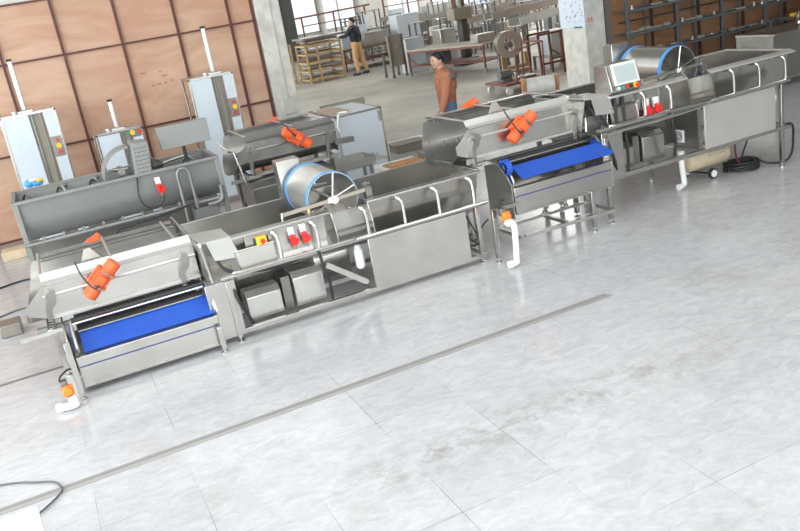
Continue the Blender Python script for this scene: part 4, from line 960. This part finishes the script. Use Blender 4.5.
# fan housing
FS = len(bpy.data.objects)
t = thing('fan_housing', 'round steel fan housing with a ring opening', 'fan', (12.6, 19.2, 0))
MB().pipe((12.35, 18.85, .82), (.25, 1, 0), 0, .10, .34, .16, 30).build('ring', BRIGHT, t); MB().pipe((12.35, 18.85, .82), (.25, 1, 0), .1, .4, .32, .30, 30).build('shell', STEEL, t)
MB().cyl((12.33, 18.80, .82), (12.42, 19.2, .82), .07, n=14).build('hub', STEELD, t)
m = MB()
for a in range(6): q = a*PI/3; m.bar((12.38, 18.95, .82), (12.38+.17*math.cos(q), 18.95, .82+.17*math.sin(q)), .04, .01)
m.build('blades', STEELD, t)
for x in (12.15, 12.65): MB().bar((x, 19.1, .6), (x, 19.1, 0), .05).build('leg', RACK, t)
t.location = (11.5, 18.75, 0)
# trolley
t = thing('platform_trolley', 'rusty platform trolley with a tall push handle', 'trolley', (10.7, 17.2, 0))
MB().box(9.5, 10.55, 15.85, 16.8, .20, .25).build('deck', RUST, t); m = MB(); m.tube([(9.78, 15.88, .25), (9.82, 15.88, .93), (10.55, 15.9, 1.0), (10.52, 15.9, .25)], .022, 8); m.tube([(10.52, 16.75, .25), (10.55, 16.75, 1.0), (10.55, 15.9, 1.0)], .022, 8); m.build('handle', RUST, t)
for x, y in ((9.6, 15.9), (10.42, 15.9), (9.6, 16.7), (10.42, 16.7)): MB().cyl((x, y, .085), (x, y+.06, .085), .085, n=14).build('wheel', WRAP, t)
t = thing('motor_unit', 'small dark motor with steel flange on the trolley deck', 'motor', (9.85, 16.4, .25))
MB().cyl((9.65, 16.4, .40), (9.95, 16.4, .40), .10, n=14).build('body', RACK, t); MB().box(9.68, 9.92, 16.3, 16.5, .25, .31).build('base', RACK, t); MB().lathe((10.02, 16.3, .25), (0, 0, 1), [(0, .09), (.05, .09), (.06, .05), (.16, .05)], 12).build('flange', BRIGHT, t)
tag(MB().box(10.15, 10.45, 16.1, 16.4, .25, .31).build('steel_part', STEEL, bevel=.01), 'flat steel part on the right side of the trolley deck', 'part')
t = thing('wrapped_roll', 'white wrapped roll with brown wooden ends, left of the white pillar', 'roll', (10.3, 15.4, 0))
MB().cyl((9.98, 15.55, .21), (10.52, 15.27, .21), .19, n=24).build('roll', WRAP, t, bevel=.02)
for p_, q in (((9.91, 15.585), (9.97, 15.555)), ((10.53, 15.265), (10.58, 15.24))): MB().bar((p_[0], p_[1], .20), (q[0], q[1], .20), .36, .40).build('end_board', BWOOD, t)
t.location = (9.82, 14.95, 0)
sbox(12.35, 12.9, 18.2, 18.75, .351, .95, FILM, 'pale blue filmed box left of the white pillar')
wtable(12.2, 13.1, 18.1, 18.9, .35, 'low stand under the pale blue box by the white pillar', shelf=False, leg=RACK)
sbox(14.3, 14.9, 19.6, 20.1, 0, 1.30, FILM, 'tall grey blue cabinet behind the white pillar edge')
t = thing('welded_stand', 'rust red open welded stand behind the trolley', 'stand', (12.2, 17.9, 0))
for x in (11.9, 12.55):
    for y in (17.7, 18.2): MB().bar((x, y, 0), (x-.03, y, 1.0), .05).build('post', RUST, t)
for p_, q in (((11.85, 17.7, 1.0), (12.55, 17.7, 1.0)), ((11.87, 18.2, 1.0), (12.55, 18.2, 1.0)), ((11.9, 17.7, .3), (12.55, 17.7, .3))): MB().bar(p_, q, .05).build('rail', RUST, t)
t.location = (11.7, 17.5, 0)
t = thing('pallet', 'yellow timber pallet frame behind the trolley', 'pallet', (11.9, 19.0, 0))
for zz in (0, .12): MB().box(11.3, 12.15, 18.95, 19.05, zz, zz+.08).build('board', WOOD, t); 
MB().box(11.3, 11.45, 18.95, 19.15, .2, .5).build('block', WOOD, t); MB().box(12.0, 12.15, 18.95, 19.15, .2, .5).build('block', WOOD, t)
# clutter rows further back
rr = random.Random(11); words = ['first', 'second', 'third', 'fourth', 'fifth', 'sixth', 'seventh', 'eighth', 'ninth', 'tenth', 'eleventh', 'twelfth']
ci = 0
rows = [(25.4, 13.2, 17.4), (26.6, 12.6, 18.0), (27.8, 15.0, 19.2), (31.0, 11.6, 20.5), (32.4, 12.3, 21.4), (33.8, 12.8, 22.6), (35.2, 13.6, 23.8), (36.6, 14.4, 25.)]
rown = ['first', 'second', 'third', 'fourth', 'fifth', 'sixth', 'seventh', 'eighth']
for ri, (y, xa, xb) in enumerate(rows):
    x = xa; i = 0
    while x < xb and i < 12:
        w = rr.uniform(.5, 1.0); z = rr.uniform(.8, 1.5)+ri*.03; kd = rr.randrange(5)
        lab = '%s from the left in the %s row of the far hall' % (words[i], rown[ri])
        if kd == 0: sbox(x, x+w, y, y+.6, 0, z, FILM if rr.random() < .4 else BRIGHT, 'closed steel box, '+lab)
        elif kd == 1:
            chan((x+.1, y+.45, z*.85), (x+w+.3, y+.3, z*.9), .35, .16, BRIGHT, 'raised trough, '+lab); x += .4
        elif kd == 2:
            wtable(x, x+w, y, y+.6, .8, 'steel table, '+lab, leg=STEELD); sbox(x+.05, x+w-.1, y+.1, y+.5, .8, .8+rr.uniform(.15, .5), (STEEL, STEELD, WRAP)[rr.randrange(3)], 'box on a table, '+lab)
        elif kd == 3:
            t = thing('steel_stand', 'open steel stand, '+lab, 'stand', (x+w/2, y+.3, 0), 'open stands in the far hall')
            for xx in (x, x+w-.05):
                for yy in (y, y+.5): MB().box(xx, xx+.05, yy, yy+.05, 0, z+.2).build('post', STEELD, t)
            for zz in (.3, z*.6, z+.15): MB().box(x, x+w, y, y+.55, zz, zz+.04).build('shelf', (STEELD, BRIGHT)[rr.randrange(2)], t)
        else:
            t = thing('tank_stand', 'round tank on legs, '+lab, 'tank', (x+w/2, y+.35, 0), 'round tanks in the far hall')
            MB().lathe((x+w/2, y+.35, .45), (0, 0, 1), [(0, .1), (.12, .26), (.55, .28), (.6, .24)], 20).build('vessel', BRIGHT, t)
            for a in (0, 2.1, 4.2): MB().bar((x+w/2+.2*math.cos(a), y+.35+.2*math.sin(a), .6), (x+w/2+.22*math.cos(a), y+.35+.22*math.sin(a), 0), .04).build('leg', STEELD, t)
        x += w+rr.uniform(.06, .22); i += 1
# pipework frames against the far windows
for i, (x, y, z, w, mm, l) in enumerate(((12.4, 38.2, 1.95, 3.2, RUST, 'red pipe gantry in front of the bright far window'), (16.6, 38.2, 2.2, 2.6, RUST, 'red and white lifting frame at the far right of the windows'), (20.5, 38.2, 2.0, 3.5, BRIM, 'blue painted frame stand far back behind the machine column'))):
    t = thing('pipe_gantry', l, 'frame', (x+w/2, y, 0), 'frames near the far windows')
    for q in (0, .5, 1): MB().bar((x+w*q, y, 0), (x+w*q, y, z), .07).build('post', mm, t)
    MB().bar((x-.3, y, z), (x+w+.3, y, z+.05), .08).build('beam', mm, t); MB().bar((x, y, z*.8), (x+w, y, z*.8), .05).build('brace', mm, t)
t = thing('shrub', 'dark tangled shrub outside the left end of the far windows', 'shrub', (11.0, 41, 0))
m = MB(); r_ = random.Random(2)
for i in range(40): m.ell((r_.uniform(9.5, 11.6), r_.uniform(41, 42), r_.uniform(.5, 4.)), (r_.uniform(.15, .4),)*3, 8)
m.build('foliage', mat('dark_leaves', (.03, .045, .03), .8, 0, .4, 8.), t); MB().cyl((10.6, 41.4, 0), (10.6, 41.4, 2.5), .12, n=8).build('stem', DARK, t)

# ------------------------------------------------------------------ people
def skin_mesh(J, E, root, sub=2):
    names = list(J); idx = {n: i for i, n in enumerate(names)}
    me = bpy.data.meshes.new('tmp'); me.from_pydata([J[n][0] for n in names], [(idx[a], idx[b]) for a, b in E], [])
    o = bpy.data.objects.new('tmp', me); COL.objects.link(o)
    md = o.modifiers.new('s', 'SKIN'); md.use_smooth_shade = True
    for n in names:
        r = J[n][1]; sv = me.skin_vertices[0].data[idx[n]]; sv.radius = (r, r) if not isinstance(r, tuple) else r
        sv.use_root = (n == root)
    ss = o.modifiers.new('u', 'SUBSURF'); ss.levels = sub; ss.render_levels = sub
    bpy.context.view_layer.update(); dg = bpy.context.evaluated_depsgraph_get()
    res = bpy.data.meshes.new_from_object(o.evaluated_get(dg)); bpy.data.objects.remove(o); bpy.data.meshes.remove(me)
    return res
def addobj(name, me, m, parent, label=None):
    me.materials.clear(); me.materials.append(m)
    for p_ in me.polygons: p_.use_smooth = True
    o = bpy.data.objects.new(name, me); COL.objects.link(o); o.parent = parent; WO[o.name] = V((0, 0, 0))
    if label: o['label'] = label
    return o
def person(loc, rot, pose, cols, label, sca=1., yaw=0., pitch=0.):
    """local frame: faces -Y, his left is +X"""
    t = thing('person', label, 'person', loc); t.rotation_euler = (0, 0, rot); t.scale = (sca*1.08, sca*1.08, sca); WO[t.name] = V((0, 0, 0))
    jm, tm, yoke = cols
    P = dict(pel=(0, 0, .95), wai=(0, 0, 1.08), che=(0, .0, 1.26), upp=(0, .01, 1.40), nec=(0, -.005, 1.47), hea=(0, -.02, 1.55), cro=(0, -.015, 1.66))
    P.update(pose)
    R = dict(pel=(.155, .12), wai=(.14, .11), che=(.165, .12), upp=(.13, .09), nec=.052, hea=(.062, .075), cro=(.07, .085))
    for s in 'LR':
        R.update({s+'sh': .068, s+'el': .042, s+'wr': .028, s+'hp': .084, s+'kn': .062, s+'an': .042, s+'to': .036})
    J = {k_: (P[k_], R[k_]) for k_ in R}
    E = [('pel', 'wai'), ('wai', 'che'), ('che', 'upp'), ('upp', 'nec'), ('nec', 'hea'), ('hea', 'cro')]
    for s in 'LR': E += [('upp', s+'sh'), (s+'sh', s+'el'), (s+'el', s+'wr'), ('pel', s+'hp'), (s+'hp', s+'kn'), (s+'kn', s+'an'), (s+'an', s+'to')]
    for s in 'LR':      # hands: palm and five fingers
        w = V(P[s+'wr']); d = (w-V(P[s+'el'])).normalized(); sx = 1 if s == 'L' else -1
        side = V((0, -1, 0)); side = (side-d*side.dot(d)).normalized(); nrm = d.cross(side)*sx
        pm = w+d*.05; J[s+'pm'] = (tuple(pm), (.030, .018)); E.append((s+'wr', s+'pm'))
        for i, (o_, l) in enumerate(((-.030, .055), (-.010, .072), (.010, .078), (.030, .070))):
            b = pm+d*.035+side*o_; c = b+d*l*.5+nrm*.008; e = b+d*l*.95+nrm*.028
            J[s+'f%da' % i] = (tuple(b), .010); J[s+'f%db' % i] = (tuple(c), .009); J[s+'f%dc' % i] = (tuple(e), .008)
            E += [(s+'pm', s+'f%da' % i), (s+'f%da' % i, s+'f%db' % i), (s+'f%db' % i, s+'f%dc' % i)]
        b = pm-d*.015+side*.030; c = b+d*.03+side*.022; e = c+d*.03+side*.004
        J[s+'ta'] = (tuple(b), .012); J[s+'tb'] = (tuple(c), .010); J[s+'tc'] = (tuple(e), .009)
        E += [(s+'pm', s+'ta'), (s+'ta', s+'tb'), (s+'tb', s+'tc')]
    JB = {}
    for k_, (p_, r_) in J.items():
        f_ = .84 if k_ in ('pel', 'wai', 'che', 'upp', 'Lsh', 'Rsh', 'Lel', 'Rel', 'Lhp', 'Rhp', 'Lkn', 'Rkn') else 1
        JB[k_] = (p_, tuple(q*f_ for q in r_) if isinstance(r_, tuple) else r_*f_)
    body = skin_mesh(JB, E, 'pel', 1)
    # head details added to the same mesh
    bm = bmesh.new(); bm.from_mesh(body); h = V(P['hea']); c = V(P['cro']); hc = (h+c)/2+V((0, -.004, .0))
    HM = Matrix.Rotation(math.radians(yaw), 4, 'Z') @ Matrix.Rotation(math.radians(pitch), 4, 'X')
    HT = Matrix.Translation(hc) @ HM @ Matrix.Translation(-hc)
    def el(cc, r, n=12):
        bmesh.ops.create_uvsphere(bm, u_segments=n, v_segments=8, radius=1, matrix=HT @ Matrix.Translation(cc) @ Matrix.Diagonal((*r, 1)))
    el(hc, (.076, .094, .108), 18); el(hc+V((0, -.092, -.005)), (.012, .018, .022)); el(hc+V((0, -.066, -.072)), (.03, .024, .022))
    for s in (-1, 1): el(hc+V((.076*s, .0, -.005)), (.010, .02, .03))
    el(hc+V((0, -.086, -.042)), (.020, .008, .005))
    bm.to_mesh(body); bm.free()
    b = addobj('body', body, SKIN, t)
    for s in (-1, 1):
        m = MB(); m.ell(hc+V((.03*s, -.083, .018)), (.011, .007, .007), 8); m.bm.transform(HT); m.build('eye', HAIR, b)
        m = MB(); m.ell(hc+V((.03*s, -.086, .038)), (.017, .006, .004), 8); m.bm.transform(HT); m.build('eyebrow', HAIR, b)
    m = MB(); m.ell(hc+V((0, .012, .022)), (.086, .100, .104), 18)
    bmesh.ops.bisect_plane(m.bm, geom=m.bm.verts[:]+m.bm.edges[:]+m.bm.faces[:], plane_co=hc+V((0, -.030, .030)), plane_no=V((0, -.88, -.42)), clear_outer=True)
    m.bm.transform(HT)
    m.build('hair', HAIR, b)
    # clothes
    def sub(keys, grow, root, trim=None):
        JJ = {}
        for k_ in keys:
            p_, r_ = J[k_]; JJ[k_] = (p_, tuple(q+grow for q in r_) if isinstance(r_, tuple) else r_+grow)
        if trim: JJ.update(trim)
        return skin_mesh(JJ, [e for e in E if e[0] in JJ and e[1] in JJ], root, 2)
    wrs = {s+'wr': (tuple(V(P[s+'wr'])-(V(P[s+'wr'])-V(P[s+'el'])).normalized()*.01), .040) for s in 'LR'}
    jk = sub(['pel', 'wai', 'che', 'upp', 'nec', 'Lsh', 'Lel', 'Lwr', 'Rsh', 'Rel', 'Rwr'], .022, 'che', {**wrs, 'nec': (tuple(V(P['nec'])+V((0, 0, -.01))), .085), 'pel': ((P['pel'][0], P['pel'][1], P['pel'][2]-.05), (.180, .150))})
    bm = bmesh.new(); bm.from_mesh(jk); sc_ = V(P['upp'])+V((0, .0, -.045))
    bmesh.ops.create_uvsphere(bm, u_segments=24, v_segments=14, radius=1, matrix=Matrix.Translation(sc_) @ Matrix.Diagonal((.232, .135, .11, 1)))
    bmesh.ops.create_uvsphere(bm, u_segments=24, v_segments=14, radius=1, matrix=Matrix.Translation(sc_+V((0, .0, -.10))) @ Matrix.Diagonal((.195, .150, .20, 1)))
    bm.to_mesh(jk); bm.free()
    j = addobj('jacket', jk, jm, b)
    if yoke:
        m = MB(); q = V(P['upp'])+V((0, .018, -.03)); m.ell(q, (.262, .146, .116), 26)
        bmesh.ops.bisect_plane(m.bm, geom=m.bm.verts[:]+m.bm.edges[:]+m.bm.faces[:], plane_co=q+V((0, 0, -.05)), plane_no=V((0, .10, -1)), clear_outer=True)
        bmesh.ops.bisect_plane(m.bm, geom=m.bm.verts[:]+m.bm.edges[:]+m.bm.faces[:], plane_co=q+V((0, -.075, 0)), plane_no=V((0, -1, .1)), clear_outer=True)
        m.build('yoke', yoke, j, label='taupe shoulder yoke')
    m = MB(); m.lathe(tuple(V(P['nec'])+V((0, 0, -.045))), (0, -.2, 1), [(0, .078), (.05, .074), (.07, .066)], 18); m.build('collar', jm, j)
    tr = sub(['pel', 'wai', 'Lhp', 'Lkn', 'Lan', 'Rhp', 'Rkn', 'Ran'], .02, 'pel', {'pel': (P['pel'], (.158, .13))})
    addobj('trousers', tr, tm, b)
    for s in 'LR':
        a = V(P[s+'an']); to = V(P[s+'to']); d = (to-a); d.z = 0; d.normalize(); m = MB()
        m.tube([(a-d*.05).to_tuple()[:2]+(.045,), (a+d*.0).to_tuple()[:2]+(.055,), (a+d*.10).to_tuple()[:2]+(.042,), (a+d*.19).to_tuple()[:2]+(.03,)], [.036, .05, .042, .026], 12)
        m.build('shoe', SHOE, b)
    return t
pose1 = dict(Lsh=(.19, .0, 1.39), Lel=(.235, -.05, 1.12), Lwr=(.235, -.13, .88), Rsh=(-.19, .0, 1.39), Rel=(-.23, .02, 1.12), Rwr=(-.23, -.05, .88),
             Lhp=(.095, 0, .88), Lkn=(.10, -.06, .50), Lan=(.10, -.02, .09), Lto=(.11, -.14, .035), Rhp=(-.095, 0, .88), Rkn=(-.10, .02, .50), Ran=(-.10, .10, .09), Rto=(-.11, -.02, .035),
             nec=(0, -.02, 1.47), hea=(0, -.055, 1.545), cro=(0, -.055, 1.655))
person((5.44, 10.78, 0), math.radians(-108), pose1, (JACKO, JEANS, YOKE), 'person in rust orange jacket and blue jeans, arms down, looking down to the left', 1.0, 24, 12)
pose2 = dict(Lsh=(.19, .0, 1.39), Lel=(.22, -.16, 1.22), Lwr=(.20, -.40, 1.20), Rsh=(-.19, .0, 1.39), Rel=(-.25, .03, 1.13), Rwr=(-.27, -.02, .92),
             Lhp=(.095, 0, .88), Lkn=(.11, -.03, .50), Lan=(.13, .02, .09), Lto=(.14, -.10, .035), Rhp=(-.095, 0, .88), Rkn=(-.13, .05, .50), Ran=(-.17, .14, .09), Rto=(-.18, .02, .035))
person((10.50, 27.0, 0), math.radians(-140), pose2, (NAVY, KHAKI, None), 'person in navy jacket and khaki trousers reaching to the yellow timber rack', 1.10, 40, 5)

# ------------------------------------------------------------------ light
w = bpy.data.worlds.new('world'); sc.world = w; w.use_nodes = True
bg = w.node_tree.nodes['Background']; bg.inputs[0].default_value = (.93, .96, 1, 1); bg.inputs[1].default_value = 1.35
def area(name, loc, rot, sx, sy, e, c=(1, 1, 1)):
    l = bpy.data.lights.new(name, 'AREA'); l.shape = 'RECTANGLE'; l.size = sx; l.size_y = sy; l.energy = e; l.color = c
    o = bpy.data.objects.new(name, l); COL.objects.link(o); o.location = loc; o.rotation_euler = rot
    return o
D = math.radians
area('window_daylight', (-6.3, 5.1, 2.75), (0, D(-90), 0), 4.8, 5.8, 560, (.97, .985, 1))
area('window_daylight', (-6.3, -.9, 2.75), (0, D(-90), 0), 4.8, 5, 560, (.97, .985, 1))
area('window_daylight', (-6.3, 10.8, 2.75), (0, D(-90), 0), 4.8, 4.4, 220, (.97, .985, 1))
area('window_daylight', (-2.9, -4.3, 3.15), (D(90), 0, 0), 4.6, 4.4, 420, (.97, .985, 1))
area('window_daylight', (2.6, -4.3, 3.15), (D(90), 0, 0), 4.8, 4.4, 200, (.97, .985, 1))
area('window_daylight', (8, -4.3, 3.15), (D(90), 0, 0), 4, 4.4, 130, (.97, .985, 1))
area('window_daylight', (3.3, 26, 3.4), (0, D(-90), 0), 4, 20, 1500, (1, .98, .95))
area('window_daylight', (-1.2, WY+.2, 5.75), (D(-90), 0, 0), 9.4, 4.5, 130, (.98, .99, 1))
area('overhead_fill', (25, 30, 8.3), (0, 0, 0), 12, 14, 2600)  # added fill that brightens the far hall, no roof opening there
area('overhead_fill', (2, 1, 8.3), (0, 0, 0), 12, 8, 620)  # added overhead fill for the near hall, no roof opening there

sc.view_settings.view_transform = 'Standard'; sc.view_settings.look = 'None'; sc.view_settings.gamma = 1
sc.view_settings.use_curve_mapping = False; sc.view_settings.exposure = .36
